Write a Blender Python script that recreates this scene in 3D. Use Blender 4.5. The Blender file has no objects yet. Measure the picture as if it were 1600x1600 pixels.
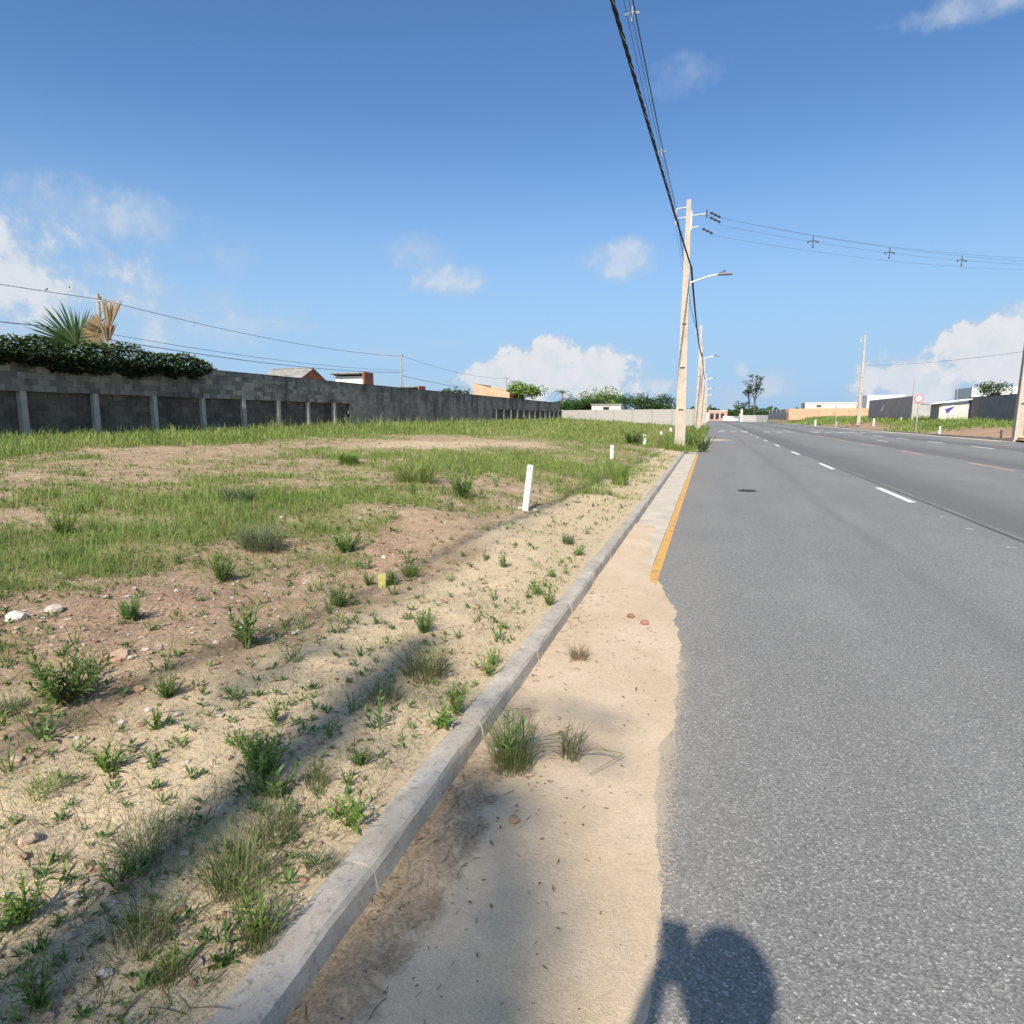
import bpy, bmesh, math, random
import numpy as np
from mathutils import Vector, Matrix

# ------------------------------------------------------------------ camera, sky, sun, exposure
sc = bpy.context.scene
F_PX, CAM_H = 1000.0, 1.5                      # focal length in pixels of the 1600 px photograph, eye height
PITCH = math.atan(148 / 1000.0)
YAW = math.radians(17.05)                      # the camera looks left of the road axis (+Y)
SUN_EL = math.radians(41.0)
SUN_OFF = math.radians(2.6)                    # sun behind the camera, slightly to the right

cd = bpy.data.cameras.new('camera')
cam = bpy.data.objects.new('camera', cd)
sc.collection.objects.link(cam)
cam.location = (0, 0, CAM_H)
cam.rotation_euler = (math.radians(90) - PITCH, 0, YAW)
cd.sensor_fit = 'HORIZONTAL'; cd.sensor_width = 36.0
cd.lens = 36.0 * F_PX / 1600.0
cd.clip_start = 0.02; cd.clip_end = 8000
sc.camera = cam

sc.render.engine = 'CYCLES'
sc.cycles.use_adaptive_sampling = True; sc.cycles.adaptive_threshold = 0.03
sc.cycles.max_bounces = 4; sc.cycles.diffuse_bounces = 3; sc.cycles.glossy_bounces = 2; sc.cycles.transmission_bounces = 2; sc.cycles.transparent_max_bounces = 4
vs = sc.view_settings
vs.view_transform = 'Standard'; vs.look = 'None'; vs.gamma = 1.0
vs.exposure = 0.62
vs.use_curve_mapping = False

sd = bpy.data.lights.new('sun', 'SUN')
sd.energy = 4.2; sd.angle = math.radians(0.85); sd.color = (1.0, 0.93, 0.82)
sun = bpy.data.objects.new('sun', sd); sc.collection.objects.link(sun)
TO_SUN = Vector((math.sin(SUN_OFF) * math.cos(SUN_EL), -math.cos(SUN_OFF) * math.cos(SUN_EL), math.sin(SUN_EL)))
sun.rotation_euler = TO_SUN.to_track_quat('Z', 'Y').to_euler()
sun.location = TO_SUN * 60

def ray(px, py):
    x = (px - 800) / F_PX; y = (800 - py) / F_PX
    up = y * math.cos(PITCH) - math.sin(PITCH); fw = math.cos(PITCH) + y * math.sin(PITCH)
    return np.array([x * math.cos(YAW) - fw * math.sin(YAW), x * math.sin(YAW) + fw * math.cos(YAW), up])
def at_y(px, py, Y):
    r = ray(px, py); return np.array([0, 0, CAM_H]) + r * (Y / r[1])
def at_x(px, py, X):
    r = ray(px, py); return np.array([0, 0, CAM_H]) + r * (X / r[0])
def at_z(px, py, z):
    r = ray(px, py); return np.array([0, 0, CAM_H]) + r * ((z - CAM_H) / r[2])

# ------------------------------------------------------------------ node helpers
class G:
    def __init__(self, nt): self.nt = nt
    def n(self, t, ins=None, **kw):
        nd = self.nt.nodes.new('ShaderNode' + t)
        for k, v in kw.items(): setattr(nd, k, v)
        for k, v in (ins or {}).items():
            s = nd.inputs[k]
            if isinstance(v, bpy.types.NodeSocket): self.nt.links.new(v, s)
            else: s.default_value = v
        return nd
    def m(self, op, a, b=0.0, c=0.0, clamp=False):
        return self.n('Math', {0: a, 1: b, 2: c}, operation=op, use_clamp=clamp).outputs[0]
    def v(self, op, a, b=(0, 0, 0)):
        nd = self.n('VectorMath', {0: a, 1: b}, operation=op)
        return nd.outputs['Value'] if op in ('DOT_PRODUCT', 'LENGTH') else nd.outputs['Vector']
    def mix(self, f, a, b, mode='MIX'):
        nd = self.n('Mix', data_type='RGBA', blend_type=mode)
        for k, v in ((0, f), (6, a), (7, b)):
            if isinstance(v, bpy.types.NodeSocket): self.nt.links.new(v, nd.inputs[k])
            else: nd.inputs[k].default_value = v if k == 0 else (*v, 1.0)[:4]
        return nd.outputs[2]
    def noise(self, vec, scale, detail=4.0, rough=0.55):
        return self.n('TexNoise', {'Vector': vec, 'Scale': scale, 'Detail': detail, 'Roughness': rough}).outputs['Fac']
    def ss(self, x, a, b, lo=0.0, hi=1.0):
        return self.n('MapRange', {0: x, 1: a, 2: b, 3: lo, 4: hi}, interpolation_type='SMOOTHSTEP').outputs[0]
    def ramp(self, x, stops):
        nd = self.n('ValToRGB', {0: x}); cr = nd.color_ramp
        while len(cr.elements) < len(stops): cr.elements.new(0.5)
        for e, (p, c) in zip(cr.elements, stops): e.position = p; e.color = (*c, 1.0)
        return nd.outputs['Color']

# world: Nishita sky with cumulus clouds
w = bpy.data.worlds.new('World'); sc.world = w; w.use_nodes = True
w.cycles.sampling_method = 'MANUAL'; w.cycles.sample_map_resolution = 256
wt = w.node_tree; wt.nodes.clear(); g = G(wt)
sky = g.n('TexSky', sky_type='NISHITA', sun_disc=False, sun_elevation=SUN_EL, sun_rotation=math.pi - SUN_OFF,
          altitude=20.0, air_density=1.0, dust_density=1.8, ozone_density=1.6)
dirv = g.v('NORMALIZE', g.n('TexCoord').outputs['Generated'])
wob = g.n('TexNoise', {'Vector': dirv, 'Scale': 9.0, 'Detail': 5.0, 'Roughness': 0.6})
nz1 = wob.outputs['Fac']
nz2 = g.noise(dirv, 30.0, 6.0, 0.62)
nzs = g.m('ADD', g.m('MULTIPLY', g.m('SUBTRACT', nz1, 0.5), 2.6), g.m('MULTIPLY', g.m('SUBTRACT', nz2, 0.5), 2.5))
CLOUDS = [  # px, py, half width, half height, opacity, softness
    (165, 335, 150, 52, .6, 1.5), (20, 425, 190, 100, .9, .9), (130, 455, 180, 70, .7, 1.3), (60, 510, 240, 60, .7, 1.4), (170, 485, 300, 60, .55, 1.8),
    (655, 393, 55, 32, .42, 1.4), (702, 440, 62, 26, .66, 1.2), (970, 403, 66, 34, .62, 1.2),
    (845, 578, 80, 52, .97, .4), (780, 592, 70, 38, .9, .5), (925, 590, 100, 44, .95, .5), (1010, 606, 70, 26, .75, 1.0),
    (1480, 588, 130, 46, .85, .6), (1545, 555, 90, 60, .97, .4), (1595, 520, 70, 45, .75, .9), (1420, 600, 90, 26, .5, 1.3), (1590, 600, 110, 50, .7, 1.),
    (1158, 578, 18, 15, .65, .9), (1205, 602, 60, 30, .6, .9), (1140, 622, 60, 25, .5, 1.3),
    (1070, 122, 62, 30, .34, 1.6), (1560, -6, 120, 26, .55, 1.3), (345, 395, 80, 36, .34, 1.6), (385, 508, 110, 24, .42, 1.5),
    (600, 552, 60, 14, .3, 1.5), (690, 535, 40, 12, .25, 1.6), (560, 600, 220, 20, .3, 1.6), (885, 410, 30, 14, .15, 1.6),
    (1780, 560, 160, 60, .8, .8), (-200, 470, 180, 80, .8, .9), (1900, 200, 120, 40, .5, 1.2), (-300, 200, 160, 60, .5, 1.2)]
FILL_CLOUDS = [(2.4, .45, .35, .14, .8, .7), (-2.3, .5, .4, .16, .8, .7), (3.0, .3, .5, .12, .8, .7), (-2.8, .2, .5, .12, .8, .7), (1.7, .3, .4, .12, .7, .8), (-1.6, .35, .4, .14, .7, .8)]  # azimuth, elevation, half sizes: unseen cumulus added behind the camera to whiten the fill light
sx = g.n('SeparateXYZ', {0: dirv})
uv = g.n('CombineXYZ', {0: g.m('ARCTAN2', sx.outputs[0], sx.outputs[1]), 1: g.m('ARCSINE', sx.outputs[2]), 2: 0.0}).outputs[0]   # azimuth, elevation
nzb = g.m('ADD', nzs, 1.0)
dens = None
for (cx, cy, hw, hh, op, soft) in CLOUDS:
    c = Vector(ray(cx, cy)).normalized(); az, el = math.atan2(c.x, c.y), math.asin(c.z)
    k = 1.0 / math.sqrt(1e6 + (cx - 800) ** 2 * .6 + (cy - 800) ** 2 * .6); ka = k / math.cos(el)
    q = g.n('VectorMath', {0: uv, 1: (1 / (hw * ka), 1 / (hh * k), 0), 2: (-az / (hw * ka), -el / (hh * k), 0)}, operation='MULTIPLY_ADD').outputs[0]
    e = g.ss(g.m('SUBTRACT', nzb, g.v('DOT_PRODUCT', q, q)), -0.15, soft, 0.0, op)
    dens = e if dens is None else g.m('MAXIMUM', dens, e)
for (az, el, ha, he, op, soft) in FILL_CLOUDS:
    q = g.n('VectorMath', {0: uv, 1: (1 / ha, 1 / he, 0), 2: (-az / ha, -el / he, 0)}, operation='MULTIPLY_ADD').outputs[0]
    dens = g.m('MAXIMUM', dens, g.ss(g.m('SUBTRACT', nzb, g.v('DOT_PRODUCT', q, q)), -0.15, soft, 0.0, op))
lit = g.ss(g.m('ADD', g.m('MULTIPLY', dens, .8), g.m('MULTIPLY', nzs, 0.28)), 0.2, 0.95)
ccol = g.mix(lit, (0.34, 0.405, 0.49), (0.53, 0.535, 0.545))
skyc = g.mix(1.0, sky.outputs[0], (0.60, 0.87, 1.12), 'MULTIPLY')
elev = sx.outputs[2]            # damp tropical air: pale blue towards the horizon all round
skyc = g.mix(g.ss(elev, .02, .42, .88, 0.0), skyc, (2.75, 4.2, 5.95))
b1 = g.n('Background', {'Color': skyc, 'Strength': 0.095}); b2 = g.n('Background', {'Color': ccol, 'Strength': 1.0})
ms = g.n('MixShader', {0: dens, 1: b1.outputs[0], 2: b2.outputs[0]})
wt.links.new(ms.outputs[0], g.n('OutputWorld').inputs[0])

# ------------------------------------------------------------------ mesh helpers
COL = sc.collection
rnd = random.Random(7)
RNG = np.random.default_rng(11)

def vnoise(x, y, seed=0):
    x = np.asarray(x, float); y = np.asarray(y, float)
    xi = np.floor(x).astype(np.int64); yi = np.floor(y).astype(np.int64); xf = x - xi; yf = y - yi
    def h(a, b):
        n = (a * 374761393 + b * 668265263 + seed * 974634777) & 0xffffffff
        n = ((n ^ (n >> 13)) * 1274126177) & 0xffffffff
        return ((n ^ (n >> 16)) & 0xffff) / 65535.0
    u = xf * xf * (3 - 2 * xf); v = yf * yf * (3 - 2 * yf)
    return (h(xi, yi) * (1 - u) + h(xi + 1, yi) * u) * (1 - v) + (h(xi, yi + 1) * (1 - u) + h(xi + 1, yi + 1) * u) * v
def fbm(x, y, oct=4, seed=0, gain=0.5):
    s = 0; a = 1; t = 0
    for i in range(oct):
        s = s + a * vnoise(np.asarray(x) * 2 ** i + 17.3 * i, np.asarray(y) * 2 ** i - 9.1 * i, seed + i); t += a; a *= gain
    return s / t
def smooth(x, a, b):
    t = np.clip((np.asarray(x, float) - a) / (b - a), 0, 1); return t * t * (3 - 2 * t)

def link(o, parent=None):
    COL.objects.link(o)
    if parent is not None: o.parent = parent
    return o
def tag(o, label=None, cat=None, group=None, kind=None):
    if label: o['label'] = label
    if cat: o['category'] = cat
    if group: o['group'] = group
    if kind: o['kind'] = kind
    return o
def empty(name, loc=(0, 0, 0), rz=0.0, label=None, cat=None, group=None):
    o = bpy.data.objects.new(name, None); o.location = Vector(loc); o.rotation_euler = (0, 0, rz); o.empty_display_size = .2
    link(o); return tag(o, label, cat, group)
def obj(name, me, mat=None, parent=None, loc=None, rz=None):
    o = bpy.data.objects.new(name, me)
    if mat and not me.materials: me.materials.append(mat)
    link(o, parent)
    if loc is not None: o.location = Vector(loc)
    if rz is not None: o.rotation_euler = (0, 0, rz)
    return o
def np_mesh(name, V, quads=None, tris=None, attrs=None, smooth_=False):
    me = bpy.data.meshes.new(name); V = np.asarray(V, np.float32).reshape(-1, 3)
    q = np.zeros((0, 4), np.int32) if quads is None else np.asarray(quads, np.int32).reshape(-1, 4)
    t = np.zeros((0, 3), np.int32) if tris is None else np.asarray(tris, np.int32).reshape(-1, 3)
    me.vertices.add(len(V)); me.vertices.foreach_set('co', V.ravel())
    me.loops.add(q.size + t.size); me.loops.foreach_set('vertex_index', np.concatenate([q.ravel(), t.ravel()]))
    me.polygons.add(len(q) + len(t))
    st = np.concatenate([np.arange(len(q)) * 4, q.size + np.arange(len(t)) * 3]).astype(np.int32)
    me.polygons.foreach_set('loop_start', st)
    for k, a in (attrs or {}).items():
        at = me.attributes.new(k, 'FLOAT', 'POINT'); at.data.foreach_set('value', np.asarray(a, np.float32))
    me.update(calc_edges=True)
    me.polygons.foreach_set('use_smooth', np.full(len(me.polygons), bool(smooth_)))
    return me
class MB:
    """collects boxes, tubes and polygons into one mesh"""
    def __init__(s): s.v = []; s.f = []; s.a = []
    def add(s, V, Fc, t=0.5):
        o = len(s.v); s.v += [tuple(p) for p in V]; s.f += [tuple(i + o for i in f) for f in Fc]; s.a += [t] * len(V); return s
    def box(s, c, sz, rot=None, t=0.5, taper=1.0):
        x, y, z = sz[0] / 2, sz[1] / 2, sz[2] / 2
        V = [Vector((a * x * (taper if d > 0 else 1), b * y * (taper if d > 0 else 1), d * z)) for d in (-1, 1) for a, b in ((-1, -1), (1, -1), (1, 1), (-1, 1))]
        if rot is not None: V = [rot @ p for p in V]
        V = [p + Vector(c) for p in V]
        return s.add(V, [(3, 2, 1, 0), (4, 5, 6, 7), (0, 1, 5, 4), (1, 2, 6, 5), (2, 3, 7, 6), (3, 0, 4, 7)], t)
    def tube(s, pts, r, sides=6, t=0.5, cap=True):
        pts = [Vector(p) for p in pts]; n = len(pts); rs = r if isinstance(r, (list, tuple, np.ndarray)) else [r] * n
        V = []; pn = None
        for i, p in enumerate(pts):
            d = (pts[min(i + 1, n - 1)] - pts[max(i - 1, 0)])
            d = d.normalized() if d.length > 1e-9 else Vector((0, 0, 1))
            if pn is None: pn = d.orthogonal().normalized()
            pn = (pn - d * pn.dot(d)); pn = pn.normalized() if pn.length > 1e-6 else d.orthogonal().normalized()
            bn = d.cross(pn)
            for k in range(sides):
                a = 2 * math.pi * k / sides
                V.append(p + (pn * math.cos(a) + bn * math.sin(a)) * rs[i])
        Fc = [(i * sides + k, i * sides + (k + 1) % sides, (i + 1) * sides + (k + 1) % sides, (i + 1) * sides + k) for i in range(n - 1) for k in range(sides)]
        if cap: Fc += [tuple(range(sides - 1, -1, -1)), tuple(range((n - 1) * sides, n * sides))]
        return s.add(V, Fc, t)
    def leaf(s, p, d, L, W, up=None, fold=.25, t=0.5, droop=0.0):
        d = Vector(d).normalized(); up = Vector((0, 0, 1)) if up is None else Vector(up)
        sd_ = d.cross(up); sd_ = sd_.normalized() if sd_.length > 1e-4 else d.orthogonal().normalized()
        nn = sd_.cross(d); p = Vector(p)
        m_ = p + d * L * .45; tip = p + d * L - Vector((0, 0, 1)) * droop * L
        s.add([p, m_ + sd_ * W * .5 + nn * W * fold, tip, m_ - sd_ * W * .5 + nn * W * fold, m_], [(0, 1, 4), (1, 2, 4), (0, 4, 3), (4, 2, 3)], t); return s
    def mesh(s, name, smooth_=False):
        me = bpy.data.meshes.new(name); me.from_pydata(s.v, [], s.f)
        at = me.attributes.new('tint', 'FLOAT', 'POINT'); at.data.foreach_set('value', np.asarray(s.a, np.float32))
        if smooth_:
            me.polygons.foreach_set('use_smooth', np.ones(len(me.polygons), bool))
        me.update(); return me
    def build(s, name, mat, parent=None, loc=None, rz=None, smooth_=False):
        return obj(name, s.mesh(name, smooth_), mat, parent, loc, rz)
def grid_mesh(name, xs, ys, zf, attrs=None, smooth_=True):
    X, Y = np.meshgrid(xs, ys); Z = zf(X, Y)
    nx, ny = len(xs), len(ys); i = np.arange(nx * ny).reshape(ny, nx)
    q = np.stack([i[:-1, :-1], i[:-1, 1:], i[1:, 1:], i[1:, :-1]], -1).reshape(-1, 4)
    A = {k: f(X, Y).ravel() for k, f in (attrs or {}).items()}
    return np_mesh(name, np.stack([X, Y, Z], -1), q, None, A, smooth_)
def geo(a, b, s0, grow):
    out = [a]; s = s0
    while out[-1] < b: out.append(out[-1] + s); s *= grow
    return np.array(out)

# ------------------------------------------------------------------ materials
MATS = {}
def new_mat(name):
    m = bpy.data.materials.new(name); m.use_nodes = True; m.node_tree.nodes.clear(); MATS[name] = m
    return m, G(m.node_tree)
def finish(g, col, rough=0.85, bump=None, bstr=0.3, bdist=0.01, spec=0.25, metal=0.0, trans=None):
    ins = {'Base Color': col, 'Roughness': rough, 'Metallic': metal, 'Specular IOR Level': spec}
    p = g.n('BsdfPrincipled', ins)
    if bump is not None:
        bp = g.n('Bump', {'Height': bump, 'Strength': bstr, 'Distance': bdist}); g.nt.links.new(bp.outputs[0], p.inputs['Normal'])
    out = p.outputs[0]
    if trans is not None:
        tr = g.n('BsdfTranslucent', {'Color': col}); out = g.n('MixShader', {0: trans, 1: out, 2: tr.outputs[0]}).outputs[0]
    g.nt.links.new(out, g.n('OutputMaterial').inputs[0])
def simple(name, c, rough=0.7, var=0.15, scale=6.0, metal=0.0, spec=0.3, bump=0.15, fine=60.0):
    m, g = new_mat(name); pos = g.n('NewGeometry').outputs['Position']
    n1 = g.noise(pos, scale, 5); n2 = g.noise(pos, fine, 3)
    f = g.m('ADD', g.m('MULTIPLY', n1, .6), g.m('MULTIPLY', n2, .4))
    lo = tuple(x * (1 - 2 * var) for x in c); hi = tuple(min(1, x * (1 + 2 * var)) for x in c)
    finish(g, g.mix(g.ss(f, .25, .75), lo, hi), rough, n2, bump, .005, spec, metal)
    return m

def m_foliage(name, stops, trans=.28, rough=.55, spec=.25):
    m, g = new_mat(name)
    t = g.n('Attribute', attribute_name='tint').outputs['Fac']
    oi = g.n('ObjectInfo').outputs['Random']
    col = g.ramp(t, stops)
    col = g.n('HueSaturation', {'Color': col, 'Hue': g.m('MULTIPLY_ADD', oi, .02, .49), 'Value': g.m('MULTIPLY_ADD', oi, .3, .85)}).outputs[0]
    finish(g, col, rough, spec=spec, trans=trans); return m
M_GRASS = m_foliage('grass', [(0, (.10, .16, .03)), (.4, (.195, .275, .06)), (.75, (.29, .335, .10)), (1, (.42, .37, .19))])
M_DRY = m_foliage('dry_grass', [(0, (.13, .09, .05)), (.5, (.25, .185, .1)), (1, (.38, .3, .18))], .15)
M_HERB = m_foliage('herb', [(0, (.06, .11, .028)), (.5, (.13, .205, .052)), (.85, (.22, .29, .085)), (1, (.26, .18, .1))])
M_BLUE = m_foliage('blue_grass', [(0, (.08, .12, .055)), (.5, (.16, .2, .1)), (1, (.28, .28, .16))])
M_BRIGHT = m_foliage('bright_herb', [(0, (.08, .14, .02)), (.5, (.16, .25, .045)), (1, (.28, .32, .1))])
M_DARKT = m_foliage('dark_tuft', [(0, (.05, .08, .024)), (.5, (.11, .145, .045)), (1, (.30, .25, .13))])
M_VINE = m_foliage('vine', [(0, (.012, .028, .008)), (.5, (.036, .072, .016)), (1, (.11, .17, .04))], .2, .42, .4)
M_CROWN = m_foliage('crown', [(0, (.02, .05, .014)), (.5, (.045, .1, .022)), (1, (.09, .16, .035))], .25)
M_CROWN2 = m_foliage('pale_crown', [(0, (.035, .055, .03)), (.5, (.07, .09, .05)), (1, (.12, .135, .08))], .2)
M_STRAW = m_foliage('straw', [(0, (.2, .13, .06)), (.5, (.42, .29, .15)), (1, (.55, .42, .25))], .2)
M_PALM = m_foliage('palm_leaf', [(0, (.03, .07, .02)), (.5, (.06, .12, .035)), (1, (.13, .19, .07))], .2, .4, .4)
M_BARK = simple('bark', (.13, .105, .08), .9, .3, 8.0, bump=.4)
M_CONC = simple('pole_concrete', (.46, .385, .31), .85, .1, 3.0, bump=.2)
M_CONCG = simple('grey_concrete', (.36, .34, .3), .9, .12, 4.0, bump=.25)
M_WHITE = simple('white_paint', (.78, .77, .74), .55, .05, 9.0)
M_GALV = simple('galvanised_steel', (.62, .63, .64), .4, .06, 9.0, metal=.3)
M_BLACK = simple('black_rubber', (.016, .016, .018), .6, .2, 20.0)
M_WIRE = simple('aluminium_wire', (.09, .1, .115), .6, .1, 20.0)
M_LAMP = simple('lamp_housing', (.07, .08, .1), .45, .1, 9.0)
M_INSU = simple('insulator', (.5, .52, .5), .3, .1, 20.0)
M_BROWN = simple('brown_polymer', (.05, .04, .04), .4, .1, 20.0)
M_ROOF = simple('fibre_cement', (.27, .255, .235), .9, .22, 2.0, bump=.3)
M_IRON = simple('cast_iron', (.035, .033, .032), .6, .2, 30.0)
M_DARKP = simple('dark_panel', (.40, .34, .30), .65, .1, 1.5)
M_SLATE = simple('slate_render', (.25, .225, .215), .8, .12, 1.5)
M_RED = simple('red_paint', (.62, .05, .05), .5, .05)
M_PURP = simple('purple_paint', (.10, .05, .30), .55, .05)
M_YEL = simple('yellow_wood', (.62, .55, .16), .75, .12, 20.0)
M_PINK = simple('pink_render', (.5, .3, .24), .85, .1)
M_CREAM = simple('cream_render', (.62, .58, .5), .85, .08)
M_GLASS = simple('dark_glass', (.03, .035, .045), .15, .05)
M_RUST = simple('rusty_metal', (.25, .1, .06), .8, .3, 14.0)
M_SKIN = simple('skin', (.36, .22, .15), .6, .05)
M_SHIRT = simple('shirt', (.12, .16, .25), .85, .1)
M_TRS = simple('trousers', (.06, .065, .08), .85, .1)

def m_soil():
    m, g = new_mat('soil'); pos = g.n('NewGeometry').outputs['Position']
    red = g.n('Attribute', attribute_name='red').outputs['Fac']; cov = g.n('Attribute', attribute_name='cover').outputs['Fac']
    sand = g.n('Attribute', attribute_name='sand').outputs['Fac']
    nb = g.noise(pos, .9, 5, .6); nm = g.noise(pos, 5.0, 5, .6); nf = g.noise(pos, 38., 4, .65); ng = g.noise(pos, 190., 3, .7)
    c = g.mix(g.ss(nm, .3, .7), (.29, .20, .125), (.44, .325, .21))
    c = g.mix(g.ss(g.m('ADD', sand, g.m('MULTIPLY', g.m('SUBTRACT', nb, .5), .9)), .25, .8), c, (.53, .41, .262))
    rf = g.ss(g.m('ADD', red, g.m('MULTIPLY', g.m('SUBTRACT', nm, .5), 1.1)), .3, .85)
    c = g.mix(g.m('MULTIPLY', rf, .62), c, g.mix(g.ss(nf, .35, .65), (.27, .15, .105), (.43, .29, .2)))
    hum = g.ss(g.m('ADD', cov, g.m('MULTIPLY', g.m('SUBTRACT', nf, .5), 1.2)), .45, 1.05)
    c = g.mix(g.m('MULTIPLY', hum, .85), c, g.mix(nm, (.15, .13, .06), (.21, .19, .085)))
    # litter of fine dark crumbs and pale grit
    vo = g.n('TexVoronoi', {'Vector': pos, 'Scale': 46.0, 'Randomness': 1.0})
    cell = vo.outputs['Color']; dist = vo.outputs['Distance']
    sp = g.n('SeparateColor', {0: cell}); 
    grit = g.m('MULTIPLY', g.m('LESS_THAN', dist, .34), g.m('GREATER_THAN', sp.outputs[0], g.m('SUBTRACT', .97, g.m('MULTIPLY', red, .3))))
    c = g.mix(grit, c, g.mix(sp.outputs[1], (.30, .16, .09), (.55, .42, .3)))
    crumb = g.m('MULTIPLY', g.m('LESS_THAN', dist, .26), g.m('LESS_THAN', sp.outputs[2], .07))
    c = g.mix(g.m('MULTIPLY', crumb, .8), c, (.07, .045, .03))
    c = g.mix(.5, c, g.mix(g.ss(ng, .3, .7), (.35, .35, .35), (.65, .65, .65)), 'OVERLAY')
    c = g.mix(.35, c, g.mix(g.ss(nf, .3, .7), (.32, .32, .32), (.66, .66, .66)), 'OVERLAY')
    h = g.m('ADD', g.m('MULTIPLY', nf, .7), g.m('ADD', g.m('MULTIPLY', ng, .25), g.m('MULTIPLY', grit, .3)))
    finish(g, c, .95, h, .75, .02, .1); return m
M_SOIL = m_soil()

def m_sandg():
    m, g = new_mat('gutter_sand'); pos = g.n('NewGeometry').outputs['Position']
    deb = g.n('Attribute', attribute_name='debris').outputs['Fac']
    nb = g.noise(pos, 1.6, 4, .6); nm = g.noise(pos, 9.0, 5, .65); nf = g.noise(pos, 70., 4, .65); ng = g.noise(pos, 320., 2, .7)
    c = g.mix(g.ss(nb, .3, .7), (.52, .395, .265), (.60, .465, .33))
    c = g.mix(g.m('MULTIPLY', g.ss(nm, .4, .8), .25), c, (.48, .36, .23))
    df = g.ss(g.m('ADD', deb, g.m('MULTIPLY', g.m('SUBTRACT', nm, .5), 1.5)), .35, .9)
    c = g.mix(g.m('MULTIPLY', df, .68), c, g.mix(g.ss(nf, .35, .65), (.11, .075, .045), (.26, .19, .115)))
    vo = g.n('TexVoronoi', {'Vector': pos, 'Scale': 55.0}); sp = g.n('SeparateColor', {0: vo.outputs['Color']})
    crumb = g.m('MULTIPLY', g.m('LESS_THAN', vo.outputs['Distance'], .2), g.m('LESS_THAN', sp.outputs[0], .045))
    c = g.mix(g.m('MULTIPLY', crumb, .75), c, (.1, .06, .035))
    c = g.mix(.55, c, g.mix(g.ss(ng, .3, .7), (.36, .36, .36), (.64, .64, .64)), 'OVERLAY')
    c = g.mix(.4, c, g.mix(g.ss(nf, .3, .7), (.4, .4, .4), (.6, .6, .6)), 'OVERLAY')
    c = g.mix(g.m('MULTIPLY', g.ss(g.noise(g.v('MULTIPLY', pos, (1, .25, 1)), 7., 5, .65), .5, .75), .35), c, (.45, .35, .235))
    finish(g, c, .95, g.m('ADD', g.m('MULTIPLY', nf, .6), g.m('MULTIPLY', ng, .4)), .6, .012, .1); return m
M_GUTSAND = m_sandg()

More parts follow.
